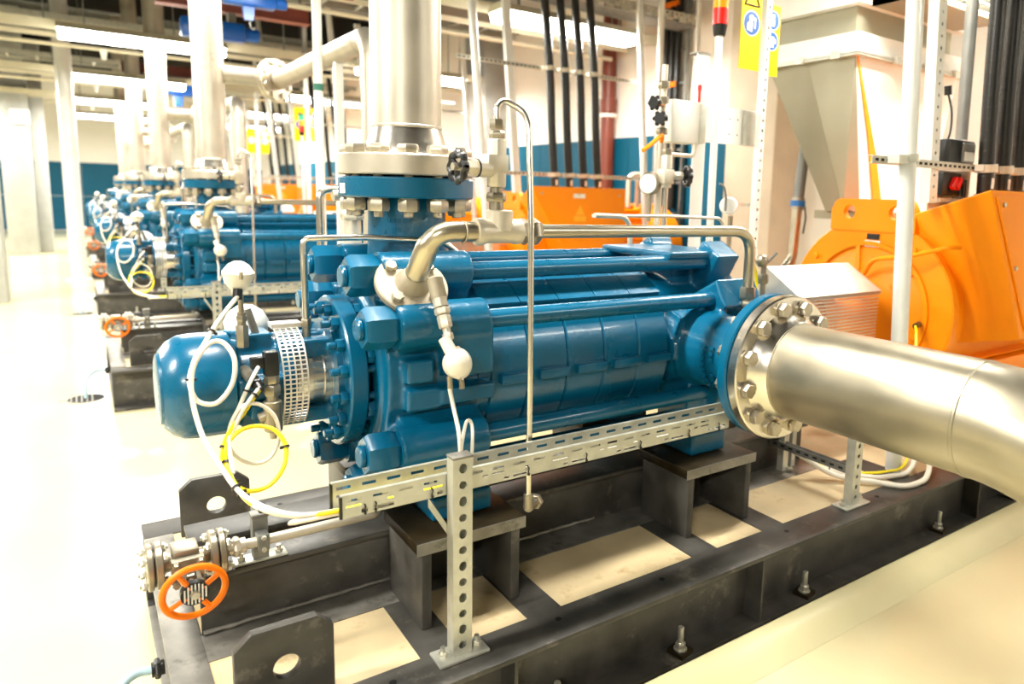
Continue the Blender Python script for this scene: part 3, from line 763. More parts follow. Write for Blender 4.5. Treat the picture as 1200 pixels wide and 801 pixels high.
def build_balance():
    t = thing('balance_pipe', '', 'pipe', (.88, 2.2, 1.41), 'small stainless balance pipes over the pumps')
    F = M['castfl']; S = M['golden']; n = Vector((0, -.7071, .7071))
    c = Vector((.885, 2.235, 1.408))
    part('flange', MB().lathe([(0, 0), (-.0, .118), (.004, .122), (.020, .122), (.024, .118), (.024, 0)], c, n, 48), F, t, bevel=0)
    part('hub', MB().lathe([(0, .06), (.02, .052), (.05, .036)], c+n*.022, n, 32), F, t)
    hb = base(MB().hexn((0, 0, 0), (0, 0, .02), .036), F, 'bolt')
    u = Vector((1, 0, 0)); v = n.cross(u)
    for q in range(4):
        a = math.radians(90*q+40); p = c+n*.023+(u*math.cos(a)+v*math.sin(a))*.090; inst('bolt', hb, t, p, (math.radians(45), 0, 0))
    e0 = c+n*.055
    pth = fillet([e0, (.908, 2.10, 1.603), (1.06, 2.085, 1.60)], .13, 12)
    part('elbow', MB().tube(pth, [.037]*4+[.033]*(len(pth)-4), 24), S, t)
    part('weld_ring', MB().lathe([(0, .033), (.003, .036), (.006, .033)], (1.0, 2.085, 1.6), (1, 0, 0), 24), F, t)
    # tee
    T = part('tee', MB().lathe([(0, 0), (0, .043), (.02, .046), (.04, .038), (.13, .038), (.14, .042), (.165, .042), (.165, 0)], (1.045, 2.085, 1.60), (1, 0, 0), 32), M['cream_fit'], t, label='pale cast tee fitting')
    part('branch_boss', MB().cyl((1.135, 2.085, 1.60), (1.135, 2.085, 1.672), .044, n=28, bev=.004), M['cream_fit'], T)
    part('union_nut', MB().hexn((1.245, 2.085, 1.60), (1.285, 2.085, 1.60), .080, a0=.3), M['satin'], t)
    part('union_gap', MB().cyl((1.235, 2.085, 1.6), (1.247, 2.085, 1.6), .030, n=24), M['black'], t)
    part('union_nut', MB().hexn((1.212, 2.085, 1.60), (1.236, 2.085, 1.60), .080, a0=.3), M['satin'], t)
    part('tube', MB().tube(fillet([(1.26, 2.085, 1.60), (2.365, 2.085, 1.595), (2.365, 2.085, 1.30)], .11, 10), .0235, 24), S, t)
    part('compression_nut', MB().hexn((2.365, 2.085, 1.352), (2.365, 2.085, 1.30), .062), M['satin'], t)
    part('compression_nut', MB().hexn((2.365, 2.085, 1.292), (2.365, 2.085, 1.262), .056, a0=.4).cyl((2.365, 2.085, 1.20), (2.365, 2.085, 1.30), .024, n=16), M['satin'], t)
    # screw fittings and temperature probe pocket on the elbow
    a = Vector((.925, 2.115, 1.42)); d = Vector((.020, -.14, -.32)).normalized()
    p = lambda k: a+d*k
    pr = MB().cyl(p(-.03), p(.035), .026, n=20)
    part('probe_boss', pr, F, t)
    pr = MB().cyl(p(.035), p(.065), .024, n=20).hexn(p(.067), p(.09), .044).hexn(p(.092), p(.135), .038).cyl(p(.135), p(.155), .013, n=12).hexn(p(.152), p(.175), .030).cyl(p(.17), p(.21), .009, n=10)
    part('probe_fitting', pr, M['cream_fit'], t)
    rep(t, row('stainless balance pipe with round flange, tee and elbow, %s'))
build_balance()

def build_needle():
    x, y = 1.10, 2.085
    t = thing('needle_valve', '', 'valve', (x, y, 1.672), 'needle valves on the balance pipes')
    F = M['cream_fit']
    x = 1.122
    part('coupling_nut', MB().cyl((x, y, 1.67), (x, y, 1.70), .024, n=20).hexn((x, y, 1.698), (x, y, 1.728), .058, a0=.2).cyl((x, y, 1.726), (x, y, 1.75), .02, n=16), M['satin'], t)
    part('body', MB().cyl((x, y, 1.745), (x, y, 1.90), .032, n=8, a0=.39).box(x-.045, x+.03, y-.03, y+.03, 1.79, 1.85), F, t, bevel=.005)
    d = Vector((-.97, -.12, .01)).normalized(); c = Vector((x-.03, y-.005, 1.803))
    part('bonnet', MB().cyl(c, c+d*.055, .028, n=20).hexn(c+d*.05, c+d*.085, .042).cyl(c+d*.08, c+d*.12, .010, n=10), F, t)
    part('bonnet_seal', MB().lathe([(0, .02), (0, .030), (.006, .030), (.006, .02)], c+d*.047, d, 20), M['black'], t)
    w = MB(); hc = c+d*.118
    ax, u, v = w.frame(d); R0 = .042; pts = [hc+(u*math.cos(a)+v*math.sin(a))*(R0+(.004*math.cos(8*a))) for a in [2*PI*k/48 for k in range(49)]]
    w.tube(pts, .0115, 8, caps=False)
    H = part('handwheel', w, M['black'], t, label='black plastic handwheel')
    sp = MB()
    for k in range(3):
        a = 2*PI*k/3+.4; sp.tube([hc, hc+(u*math.cos(a)+v*math.sin(a))*.040], .008, 6)
    part('spoke', sp, M['black'], H); part('hub_nut', MB().hexn(hc-d*.01, hc+d*.02, .024), M['bolt'], H)
    part('top_nut', MB().hexn((x, y, 1.902), (x, y, 1.925), .045).hexn((x, y, 1.93), (x, y, 1.962), .042, a0=.3), M['satin'], t)
    p = [(x, y, 1.95), (x, y, 2.005), (x+.025, y, 2.025), (x+.06, y-.015, 2.008), (1.205, 2.05, 1.985), (1.212, 2.035, 1.95), (1.205, 2.0, 1.62), (1.196, 1.975, 1.10), (1.19, 1.965, .70)]
    part('tube', MB().tube(fillet(p, .022, 5), .0105, 12), M['steelv'], t, label='thin bright drain tube')
    part('tube_elbow', MB().cyl((1.19, 1.965, .715), (1.19, 1.965, .665), .016, n=14).cyl((1.19, 1.965, .668), (1.235, 2.0, .66), .018, n=14).hexn((1.235, 2.0, .66), (1.255, 2.015, .66), .05), M['satin'], t)
    rep(t, row('needle valve with black handwheel and bent drain tube, %s'))
build_needle()

def build_sealtube():
    t = thing('seal_tube', '', 'tube', (.62, 2.5, 1.25), 'bent flushing tubes over the seals')
    part('tube', MB().tube(fillet([(.612, 2.49, 1.24), (.610, 2.49, 1.558), (.80, 2.45, 1.562), (1.06, 2.36, 1.55), (1.12, 2.36, 1.50)], .028, 6), .0115, 12), M['steelv'], t)
    part('nut', MB().hexn((.612, 2.49, 1.255), (.612, 2.49, 1.285), .03).cyl((.612, 2.49, 1.215), (.612, 2.49, 1.26), .014, n=12), M['satin'], t)
    rep(t, row('thin stainless flushing tube bent over the seal, %s'))
build_sealtube()

# vent assembly on the far side of the neck
def build_vent():
    t = thing('vent_valve', '', 'valve', (.62, 2.9, 1.45), 'small vent valves behind the pump necks')
    part('tube', MB().tube(fillet([(.80, 2.98, 1.45), (.80, 2.98, 1.72), (.97, 2.98, 1.73)], .04, 5), .017, 12), M['steelv'], t)
    part('body', MB().cyl((.93, 2.98, 1.50), (.93, 2.98, 1.70), .034, n=16).hexn((.93, 2.98, 1.60), (.93, 2.98, 1.64), .085).cyl((.85, 2.98, 1.70), (1.0, 2.98, 1.72), .026, n=14), M['cream_fit'], t)
    rep(t, row('pale vent valve with bent tube behind the blue neck, %s'))
build_vent()

# ================================================================== slotted tray, channel posts
def slotted(b, x0, x1, y, z0, z1, flip=False):
    # vertical slotted strip in the plane y: two rows of slots and a row of long windows
    h = z1-z0; rows = [0, .08, .28, .44, .54, .70, .82, 1.0]; zs = [z0+h*r for r in rows]
    xs = [x0]; n = int((x1-x0)/.073); pt = (x1-x0-.02)/n
    for q in range(n): xs += [x0+.01+(q+f)*pt for f in (.06, .34, .62, .86)]
    xs.append(x1)
    def solid(i, j):
        if i == 0: return True
        q, r = divmod(i-1, 4)
        if j == 5: return r not in (0, 1)
        if j == 3: return not ((r == 2 and q % 2) or (r == 0 and q % 3 == 0) or (r == 1 and q % 3 == 0))
        if j == 1: return not (q % 3 == 1 and r < 3 or q % 3 == 0 and r == 2)
        return True
    b.grid_perf(xs, zs, solid, lambda x, z: (x, y, z))
def build_tray():
    t = thing('cable_tray', '', 'cable tray', (1.3, 1.9, .83), 'slotted cable trays along the pumps')
    G = M['galv']; xa, xb, y0, y1, z0, z1 = .535, 2.06, 1.872, 1.935, .828, .892
    b = MB(); slotted(b, xa, xb, y0, z0, z1); part('front_side', b, G, t, solid=.002)
    b = MB(); slotted(b, xa-.008, xb+.10, y1, z0, z1+.018); part('back_side', b, G, t, solid=.002)
    b = MB().grid_perf([xa]+[v for q in range(24) for v in (xa+.015+q*.0635, xa+.045+q*.0635)]+[xb], [y0, y0+.015, y0+.03, y1-.02, y1], lambda i, j: not (i % 2 == 1 and j in (1,)), lambda x, y: (x, y, z0))
    part('bottom', b, G, t, solid=.002)
    part('top_lip', MB().box(xa, xb, y0-.004, y0+.010, z1-.001, z1+.003), G, t)
    part('top_lip', MB().box(xa-.008, xb+.10, y1-.008, y1+.004, z1+.017, z1+.021), G, t)
    for yy in (y0, y1): part('end_cap', MB().box(xa-.004-(.008 if yy == y1 else 0), xa+.004-(.008 if yy == y1 else 0), yy-.004, yy+.004, z0, z1+(.018 if yy == y1 else 0)), M['black'], t, label='black edge cap')
    tie = base(MB().tube([(0, y0-.004, -.004), (.002, y0-.006, .012), (.0, y0+.004, .018)], .0022, 6).box(-.003, .003, y0-.010, y0-.004, -.012, -.004), M['black'], 'cable_tie')
    for xx in (.60, .63, .80, 1.13, 1.36, 1.60, 1.84, 2.0): inst('cable_tie', tie, t, (xx, 0, .842))
    rep(t, row('slotted galvanised cable tray along the pump foot, %s'))
build_tray()

def holes(b, u0, u1, z0, z1, hu, hv, pitch, W, seg=10):
    # channel face with a column of oval holes; W maps (u, z) to a point
    n = max(1, int((z1-z0)/pitch)); st = (z0+z1-n*pitch)/2
    if st > z0+1e-6: b.add([W(u0, z0), W(u1, z0), W(u1, st), W(u0, st)], [(0, 1, 2, 3)]); b.add([W(u0, st+n*pitch), W(u1, st+n*pitch), W(u1, z1), W(u0, z1)], [(0, 1, 2, 3)])
    uc = (u0+u1)/2
    for q in range(n):
        a0, a1 = st+q*pitch, st+(q+1)*pitch; zc = (a0+a1)/2; hvv = hv if q % 2 else hu
        outer = []; inner = []
        for k in range(12):
            a = 2*PI*(k+.5)/12; ca, sa = math.cos(a), math.sin(a)
            m = min((u1-u0)/2/max(abs(ca), 1e-6), pitch/2/max(abs(sa), 1e-6))
            outer.append((uc+ca*m, zc+sa*m)); inner.append((uc+hu*ca, zc+hvv*sa))
        cs = [(u1, zc), (u1, a1), (u0, a1), (u0, a0), (u1, a0)]
        vs = [W(*p) for p in outer]+[W(*p) for p in inner]; fs = [(k, (k+1) % 12, 12+(k+1) % 12, 12+k) for k in range(12)]
        # corner fillers
        for (cu, cz) in ((u1, a1), (u0, a1), (u0, a0), (u1, a0)):
            kk = sorted(range(12), key=lambda k: (outer[k][0]-cu)**2+(outer[k][1]-cz)**2)[:2]
            vs.append(W(cu, cz)); fs.append((kk[0], kk[1], len(vs)-1))
        b.add(vs, fs)
def channel(b, x0, x1, y0, y1, z0, z1, pitch=.05, hu=.009, hv=.013, sh=0.0, face='y'):
    # perforated square channel; sh shears the top towards -X per metre
    S = lambda x, y, z: (x-sh*(z-z0), y, z)
    if face == 'y':
        holes(b, x0, x1, z0, z1, hu, hv, pitch, lambda u, z: S(u, y0, z)); holes(b, x0, x1, z0, z1, hu, hv, pitch, lambda u, z: S(u, y1, z))
        for x in (x0, x1): b.add([S(x, y0, z0), S(x, y1, z0), S(x, y1, z1), S(x, y0, z1)], [(0, 1, 2, 3)])
    else:
        holes(b, y0, y1, z0, z1, hu, hv, pitch, lambda u, z: S(x0, u, z)); holes(b, y0, y1, z0, z1, hu, hv, pitch, lambda u, z: S(x1, u, z))
        for y in (y0, y1): b.add([S(x0, y, z0), S(x1, y, z0), S(x1, y, z1), S(x0, y, z1)], [(0, 1, 2, 3)])
def build_post():
    t = thing('channel_post', '', 'post', (.88, 1.845, .31), 'perforated channel posts holding the cable trays')
    b = MB(); channel(b, .848, .909, 1.824, 1.866, .322, .951, pitch=.0515, hu=.0125, hv=.0155)
    part('channel', b, M['galv'], t, solid=.0025)
    part('end_cap', MB().box(.845, .912, 1.821, 1.869, .949, .957), M['bare'], t, bevel=.002, label='grey plastic end cap')
    part('base_plate', MB().box(.795, .962, 1.80, 1.885, .311, .322), M['galv'], t, bevel=.004)
    nb = base(MB().hexn((0, 0, .0), (0, 0, .014), .026).cyl((0, 0, .012), (0, 0, .032), .008, n=10), M['zinc'], 'nut')
    for xx in (.822, .935): inst('nut', nb, t, (xx, 1.843, .322))
    part('bracket_arm', MB().hexa([(.79, 1.87, .80), (.85, 1.87, .70), (.85, 1.876, .70), (.79, 1.876, .80), (.79, 1.87, .83), (.85, 1.87, .73), (.85, 1.876, .73), (.79, 1.876, .83)]), M['galv'], t)
    rep(t, row('perforated galvanised channel post carrying the tray, %s'))
    t = thing('tray_support', '', 'post', (2.9, 1.845, .31), 'perforated channel posts under the suction pipes')
    b = MB(); channel(b, 2.875, 2.935, 1.824, 1.866, .322, .79, hu=.009, hv=.012); part('channel', b, M['galv'], t, solid=.0025)
    part('base_plate', MB().box(2.81, 3.0, 1.80, 1.885, .311, .322), M['galv'], t, bevel=.004)
    for xx in (2.835, 2.975): inst('nut', nb, t, (xx, 1.843, .322))
    rep(t, row('short perforated post on the frame behind suction pipe, %s'))
build_post()
def build_siderail():
    t = thing('slotted_rail', '', 'rail', (2.96, 2.2, .31), 'slotted rails across the frames')
    b = MB(); b.box(2.93, 2.97, 1.90, 2.62, .44, .443); b.box(2.93, 2.933, 1.90, 2.62, .443, .475); b.box(2.967, 2.97, 1.90, 2.62, .443, .475)
    part('rail', b, M['galvd'], t)
    sl = base(MB().box(-.001, .0008, -.012, .012, -.005, .005), M['hole'], 'slot')
    for q in range(14): inst('slot', sl, t, (2.93, 1.93+q*.05, .459))
    part('leg', MB().box(2.955, 2.995, 2.29, 2.33, .31, .56), M['galv'], t)
    part('foot_nut', MB().hexn((3.0, 2.28, .31), (3.0, 2.28, .33), .03), M['zinc'], t)
    rep(t, row('dark slotted rail on a short leg by the guard, %s'))
build_siderail()

# ================================================================== drain valve with orange handwheel
def build_drain():
    y, z = 2.32, .605
    t = thing('drain_valve', '', 'valve', (.2, y, z), 'flanged drain valves with orange handwheels')
    F = M['satin']
    def flange(x, th, nm='flange', m=F): return part(nm, MB().cyl((x, y, z), (x+th, y, z), .070, n=36, bev=.003), m, t)
    flange(.098, .016); flange(.119, .020); part('gasket', MB().cyl((.114, y, z), (.119, y, z), .06, n=30), M['black'], t)
    flange(.262, .020); part('gasket', MB().cyl((.282, y, z), (.287, y, z), .06, n=30), M['black'], t); flange(.287, .018)
    bb = base(MB().hexn((-.034, 0, 0), (-.022, 0, 0), .024).cyl((-.04, 0, 0), (.04, 0, 0), .007, n=10).hexn((.022, 0, 0), (.034, 0, 0), .024), M['zinc'], 'bolt')
    for xc in (.1165, .2845):
        for q in range(4):
            a = math.radians(45+90*q); inst('bolt', bb, t, (xc, y+.052*math.cos(a), z+.052*math.sin(a)))
    part('body', MB().cyl((.13, y, z), (.27, y, z), .026, n=24).box(.162, .232, y-.05, y+.035, z-.05, z+.05), F, t, bevel=.006)
    d = Vector((.03, -.97, -.16)).normalized(); c = Vector((.197, y-.03, z))
    b = MB(); ax, u, v = b.frame(d)
    b.obox(c+d*.035, u*.042, v*.042, d*.010); b.cyl(c+d*.02, c+d*.075, .02, n=18); b.cyl(c+d*.07, c+d*.16, .008, n=12); b.hexn(c+d*.07, c+d*.085, .034)
    for sx in (-1, 1):
        for sy in (-1, 1): b.hexn(c+d*.045+u*(.032*sx)+v*(.032*sy), c+d*.06+u*(.032*sx)+v*(.032*sy), .018)
        b.obox(c+d*.085+u*(.02*sx), u*.006, v*.012, d*.04)
    part('bonnet', b, F, t)
    h = c+d*.140
    w = MB(); w.tube([h+(u*math.cos(2*PI*k/48)+v*math.sin(2*PI*k/48))*.080 for k in range(49)], .0095, 10, caps=False)
    H = part('handwheel', w, M['orange2'], t, label='orange round handwheel')
    for k in range(4):
        a = PI/2*k+.55; e = u*math.cos(a)+v*math.sin(a)
        part('spoke', MB().tube([h+d*.006+e*.02, h+e*.078], .0075, 8), M['orange2'], H)
    part('hub', MB().cyl(h-d*.006, h+d*.012, .037, n=28), M['black'], H, label='black hub plate')
    for k in range(7): part('hub_rib', MB().obox(h+d*.0125+u*(-.026+k*.009), u*.0018, v*math.sqrt(max(1e-5, .033**2-(-.026+k*.009)**2)), d*.001), M['white'], H, label='white stripe on hub')
    part('wheel_nut', MB().hexn(h+d*.010, h+d*.024, .022), M['zinc'], H)
    part('pipe', MB().tube(fillet([(.30, y, z), (.345, y, z), (.36, y, z), (.80, y, z), (.80, y+.12, z)], .04, 5), .0165, 14), M['cream_fit'], t)
    part('coupling', MB().cyl((.315, y, z), (.365, y, z), .024, n=20).hexn((.328, y, z), (.348, y, z), .056), M['cream_fit'], t)
    rep(t, row('flanged drain valve with orange handwheel on base frame end, %s'))
    t = thing('pipe_clamp', '', 'clamp', (.41, 2.37, .525), 'pipe clamps beside the drain valves')
    part('foot_plate', MB().box(.335, .495, 2.336, 2.40, .526, .533), M['galv'], t, bevel=.003)
    nb = base(MB().hexn((0, 0, 0), (0, 0, .011), .022).cyl((0, 0, .01), (0, 0, .024), .007, n=10), M['zinc'], 'nut')
    for xx in (.358, .472): inst('nut', nb, t, (xx, 2.366, .533))
    b = MB(); b.box(.392, .438, 2.346, 2.351, .533, .675); b.box(.392, .396, 2.346, 2.386, .533, .675); b.box(.434, .438, 2.346, 2.386, .533, .675)
    part('channel', b, M['galvd'], t); part('end_cap', MB().box(.389, .441, 2.34, 2.389, .673, .684), M['bare'], t, bevel=.002, label='grey plastic cap')
    part('clamp_shell', MB().box(.397, .433, 2.298, 2.346, .578, .632), M['galvd'], t, bevel=.004)
    for zz in (.585, .625): part('screw', MB().hexn((.415, 2.298, zz), (.415, 2.288, zz), .014), M['zinc'], t)
    rep(t, row('grey pipe clamp on a small channel beside drain valve, %s'))
build_drain()

# ================================================================== sensors and cables at the pump end
def head_sensor(nm, c, d, stem, label, size=.045):
    c = Vector(c); d = Vector(d).normalized()
    t = thing(nm, '', 'sensor', tuple(c), label[0])
    W_ = M['sensor']
    low = [(-size*1.40, 0), (-size*1.38, size*.34), (-size*1.05, size*.40), (-size*.80, size*.68), (-size*.40, size*.92)] if d.z > .8 else [(-size*1.0, 0), (-size*.95, size*.38), (-size*.72, size*.72), (-size*.35, size*.94)]
    part('head', MB().lathe(low+[(0, size*.99), (.004, size*1.05), (.010, size*1.05), (.012, size*.99), (size*.40, size*.92), (size*.72, size*.68), (size*.93, size*.34), (size*.98, 0)], c, d, 32), W_, t)
    u = d.cross(Vector((1, 0, 0))).normalized()
    for s in (-1, 1): part('lid_screw', MB().cyl(c+u*(s*size*1.02)-d*.004, c+u*(s*size*1.02)+d*.018, .006, n=10), M['bolt'], t)
    stem(t, c)
    rep(t, row(label[1]))
def stem1(t, c):
    x, y = c.x+.006, c.y+.012
    part('gland', MB().cyl((x-.012, y-.03, c.z-.042), (x-.016, y-.036, c.z-.075), .014, n=14), M['black'], t)
    part('stem', MB().cyl((x, y, 1.30), (x, y, c.z-.03), .0085, n=12), M['satin'], t)
    part('fitting', MB().hexn((x, y, 1.215), (x, y, 1.288), .034).cyl((x, y, 1.285), (x, y, 1.33), .013, n=14).hexn((x, y, 1.30), (x, y, 1.318), .03), M['satin'], t)
head_sensor('temperature_sensor', (.397, 2.43, 1.450), (.05, -.10, 1), stem1, ('temperature sensors on the bearing housings', 'white round temperature sensor head standing on bearing end, %s'))
def stem3(t, c):
    part('neck', MB().cyl(c+Vector((-.012, .012, .03)), c+Vector((-.024, .045, .075)), .020, n=18), M['sensor'], t)
    for dx in (-.022, .018): part('gland', MB().cyl(c+Vector((dx, .01, -.04)), c+Vector((dx+.001, .006, -.085)), .009, n=12), M['satin'], t)
head_sensor('probe_sensor', (.943, 2.0, 1.192), (.15, -.90, .30), stem3, ('probe heads below the balance pipes', 'white round probe head hanging below balance pipe flange, %s'), .047)

def build_oiler():
    t = thing('oil_reservoir', '', 'oil reservoir', (.45, 2.68, 1.2), 'white oil reservoirs behind the sensors')
    part('dome', MB().lathe([(-.07, 0), (-.068, .03), (-.03, .068), (.01, .074), (.045, .056), (.066, .025), (.070, 0)], (.46, 2.70, 1.245), (0, 0, 1), 32), M['white'], t)
    part('stem', MB().cyl((.46, 2.69, 1.13), (.46, 2.70, 1.22), .018, n=14), M['satin'], t)
    part('lever', MB().tube([(.43, 2.50, 1.33), (.455, 2.50, 1.24), (.465, 2.50, 1.20)], .012, 8), M['bare'], t)
    rep(t, row('rounded white oil reservoir behind the sensor stem, %s'))
build_oiler()
def build_pressure():
    x, y = .466, 2.345
    t = thing('pressure_transmitter', '', 'sensor', (x, y, .95), 'pressure transmitters on the bearing ends')
    part('body', MB().cyl((x, y, .955), (x, y, 1.055), .028, n=24, bev=.003).cyl((x, y, .93), (x, y, .957), .012, n=12).cyl((x-.012, y, 1.01), (x-.04, y+.005, 1.0), .018, n=14), M['satin'], t)
    part('nut', MB().cyl((x, y, 1.053), (x, y, 1.075), .018, n=18).hexn((x, y, 1.072), (x, y, 1.108), .046).hexn((x, y, 1.11), (x, y, 1.138), .04, a0=.4), M['satin'], t)
    part('plug', MB().box(x-.022, x+.020, y-.022, y+.022, 1.138, 1.215).box(x-.06, x-.02, y-.015, y+.015, 1.165, 1.20), M['black'], t, bevel=.004, label='black plug connector')
    part('side_pipe', MB().cyl((x, y, .99), (x, y+.12, .99), .011, n=12), M['satin'], t)
    rep(t, row('pressure transmitter with black plug beside bearing housing, %s'))
    t = thing('speed_sensor', '', 'sensor', (.42, 2.33, 1.115), 'small speed sensors on the bearing ends')
    part('barrel', MB().cyl((.40, 2.42, 1.145), (.411, 2.335, 1.13), .018, n=18), M['satin'], t)
    part('plug', MB().hexn((.411, 2.335, 1.13), (.415, 2.305, 1.122), .036).cyl((.415, 2.306, 1.122), (.419, 2.285, 1.108), .014, n=14), M['black'], t)
    rep(t, row('small cylindrical speed sensor with black plug, %s'))
build_pressure()
CAB = dict(
    a=[(0.388, 2.40, 1.385), (0.362, 2.38, 1.361), (0.314, 2.35, 1.307), (0.281, 2.32, 1.263), (0.25, 2.3, 1.219), (0.233, 2.29, 1.157), (0.251, 2.28, 1.101), (0.297, 2.26, 1.094), (0.34, 2.26, 1.145), (0.351, 2.27, 1.214), (0.331, 2.29, 1.261), (0.301, 2.3, 1.27), (0.268, 2.29, 1.245), (0.24, 2.28, 1.189), (0.235, 2.26, 1.108), (0.252, 2.22, 1.009), (0.284, 2.16, 0.938), (0.314, 2.06, 0.891), (0.361, 1.97, 0.868), (0.432, 1.905, 0.853), (0.536, 1.90, 0.842), (0.63, 1.90, 0.838), (1.9, 1.905, .838)],
    b=[(0.426, 2.33, 1.172), (0.391, 2.29, 1.131), (0.358, 2.28, 1.063), (0.325, 2.25, 1.005), (0.312, 2.22, 0.952), (0.31, 2.14, 0.901), (0.329, 2.05, 0.867), (0.369, 1.96, 0.857), (0.445, 1.915, 0.841), (0.538, 1.892, 0.838), (1.9, 1.892, .838)],
    c=[(0.415, 2.28, 1.116), (0.374, 2.26, 1.074), (0.342, 2.25, 1.021), (0.32, 2.24, 0.97), (0.347, 2.25, 0.916), (0.395, 2.26, 0.887), (0.442, 2.27, 0.899), (0.466, 2.27, 0.956), (0.458, 2.28, 1.02), (0.418, 2.28, 1.065), (0.376, 2.27, 1.074), (0.345, 2.26, 1.052), (0.321, 2.24, 0.996), (.314, 2.15, .91)],
    y=[(0.419, 2.29, 1.108), (0.397, 2.28, 1.084), (0.365, 2.27, 1.043), (0.335, 2.25, 1.02), (0.307, 2.23, 0.975), (0.296, 2.2, 0.927), (0.307, 2.15, 0.891), (0.347, 2.13, 0.858), (0.408, 2.15, 0.853), (0.456, 2.18, 0.888), (0.472, 2.21, 0.943), (0.448, 2.24, 0.99), (0.4, 2.26, 1.006), (0.351, 2.25, 1.001), (0.312, 2.22, 0.972), (0.302, 2.18, 0.928), (0.312, 2.1, 0.895), (0.338, 2.02, 0.864), (0.389, 1.95, 0.849), (0.458, 1.905, 0.846), (0.536, 1.882, 0.85), (0.631, 1.882, 0.85), (.90, 1.884, .85)],
    s=[(0.917, 2.0, 1.113), (0.924, 1.99, 1.061), (0.913, 1.93, 1.005), (0.91, 1.91, 0.952), (0.909, 1.9, 0.85)],
    v=[(0.961, 2.0, 1.11), (0.963, 1.985, 1.085)],
    u=[(0.915, 1.905, 0.855), (0.913, 1.91, 0.93), (0.93, 1.93, 0.98), (0.952, 1.95, 1.016), (0.967, 1.95, 1.009), (0.957, 1.92, 0.969), (0.944, 1.905, 0.86)])
def wire(key, nm, r, m, cat, label, grp, ties=()):
    pts = CAB[key]; t = thing(nm, '', cat, pts[0], grp)
    sp = smooth([Vector(p) for p in pts], 7)
    part('jacket', MB().tube(sp, r, 10), m, t)
    for k in ties:
        p = sp[k]; d = (sp[k+1]-sp[k-1]).normalized()
        part('cable_tie', MB().lathe([(-.003, r+.001), (-.003, r+.0045), (.003, r+.0045), (.003, r+.001)], p, d, 14).obox(p+d.cross(Vector((0, 1, 0))).normalized()*(r+.007), (.004, 0, 0), (0, .004, 0), (0, 0, .004)), M['black'], t, label='black cable tie')
    rep(t, row(label))
wire('a', 'sensor_cable', .007, M['wcable'], 'cable', 'white cable looped once beside the end cap, %s', 'white looped cables by the end caps', (16, 34, 118))
wire('b', 'plug_cable', .0062, M['wcable'], 'cable', 'white cable running down from the black plug, %s', 'white cables from the black plugs', (9, 40))
wire('c', 'spare_cable_loop', .006, M['wcable'], 'cable', 'thin white spare cable loop under the bearing, %s', 'thin white cable loops', (3,))
wire('y', 'yellow_cable', .0065, M['ycable'], 'cable', 'yellow cable coiled under the bearing end, %s', 'yellow coiled cables', (29, 44, 70, 104, 122))
wire('s', 'probe_cable', .0065, M['wcable'], 'cable', 'white cable from probe head down to the tray, %s', 'white probe cables')
wire('u', 'probe_cable_loop', .0055, M['wcable'], 'cable', 'narrow white cable loop behind the post top, %s', 'white cable loops behind the posts')
CAB['d'] = [(2.955, 2.35, .455), (2.97, 2.20, .43), (3.08, 2.06, .345), (3.22, 1.91, .328), (3.30, 1.81, .326), (3.42, 1.79, .328), (3.52, 1.81, .335), (3.62, 1.86, .37), (3.66, 1.93, .46), (3.66, 2.0, .60), (3.64, 2.06, .75)]
CAB['e'] = [(2.945, 2.35, .455), (2.96, 2.22, .44), (3.08, 2.10, .36), (3.25, 1.97, .328), (3.38, 1.915, .326), (3.49, 1.90, .33), (3.60, 1.93, .38), (3.63, 1.98, .48), (3.63, 2.05, .62)]
CAB['f'] = [(2.94, 2.30, .46), (2.98, 2.18, .43), (3.10, 2.08, .35), (3.25, 1.985, .345), (3.37, 1.94, .345), (3.47, 1.925, .35), (3.57, 1.95, .40), (3.60, 2.0, .50), (3.66, 2.02, .62), (3.7, 2.03, .80)]
wire('f', 'motor_sensor_cable', .007, M['ycable'], 'cable', 'thin yellow cable lying on the frame behind suction pipe, %s', 'thin yellow cables behind the suction pipes')
wire('d', 'motor_cable', .014, M['wcable'], 'cable', 'thick white cable bending up behind the suction pipe, %s', 'thick white cables behind the suction pipes')
wire('e', 'motor_cable_inner', .013, M['wcable'], 'cable', 'inner thick white cable curve behind the suction pipe, %s', 'inner white cables behind the suction pipes', (14,))

# ================================================================== floor drains and hoses
def build_floor():
    t = thing('floor_drain', '', 'drain', (-.04, 2.26, 0), 'round floor drains by the base frames')
    part('pit', MB().cyl((-.04, 2.26, .0005), (-.04, 2.26, .002), .125, n=40), M['hole'], t)
    part('rim', MB().lathe([(0, .122), (.004, .122), (.004, .132), (0, .132)], (-.04, 2.26, 0), (0, 0, 1), 40), M['bare'], t)
    for q in range(7):
        xx = -.105+q*.0217; h = math.sqrt(.122**2-(xx)**2)
        part('grate_bar', MB().box(-.04+xx*1.6-.006, -.04+xx*1.6+.006, 2.26-math.sqrt(max(.0005, .122**2-(xx*1.6+.0)**2)) if abs(xx*1.6) < .12 else 2.25, 2.26+math.sqrt(max(.0005, .122**2-(xx*1.6)**2)) if abs(xx*1.6) < .12 else 2.27, .002, .006), M['bare'], t)
    rep(t, row('round floor drain with grate bars beside base frame, %s'))
    t = thing('drain_hose', '', 'hose', (.05, 2.4, .15), 'pale blue drain hoses')
    part('hose', MB().tube(smooth([Vector(p) for p in [(.10, 2.50, .165), (.06, 2.50, .17), (.02, 2.47, .165), (-.02, 2.40, .14), (-.04, 2.31, .08), (-.04, 2.28, .0)]], 6), .014, 12), M['hose'], t)
    part('gland', MB().cyl((.137, 2.50, .165), (.10, 2.50, .165), .024, n=16).hexn((.125, 2.50, .165), (.108, 2.50, .165), .056), M['black'], t, label='black hose gland')
    rep(t, row('pale blue hose from base frame end into drain, %s'))
build_floor()

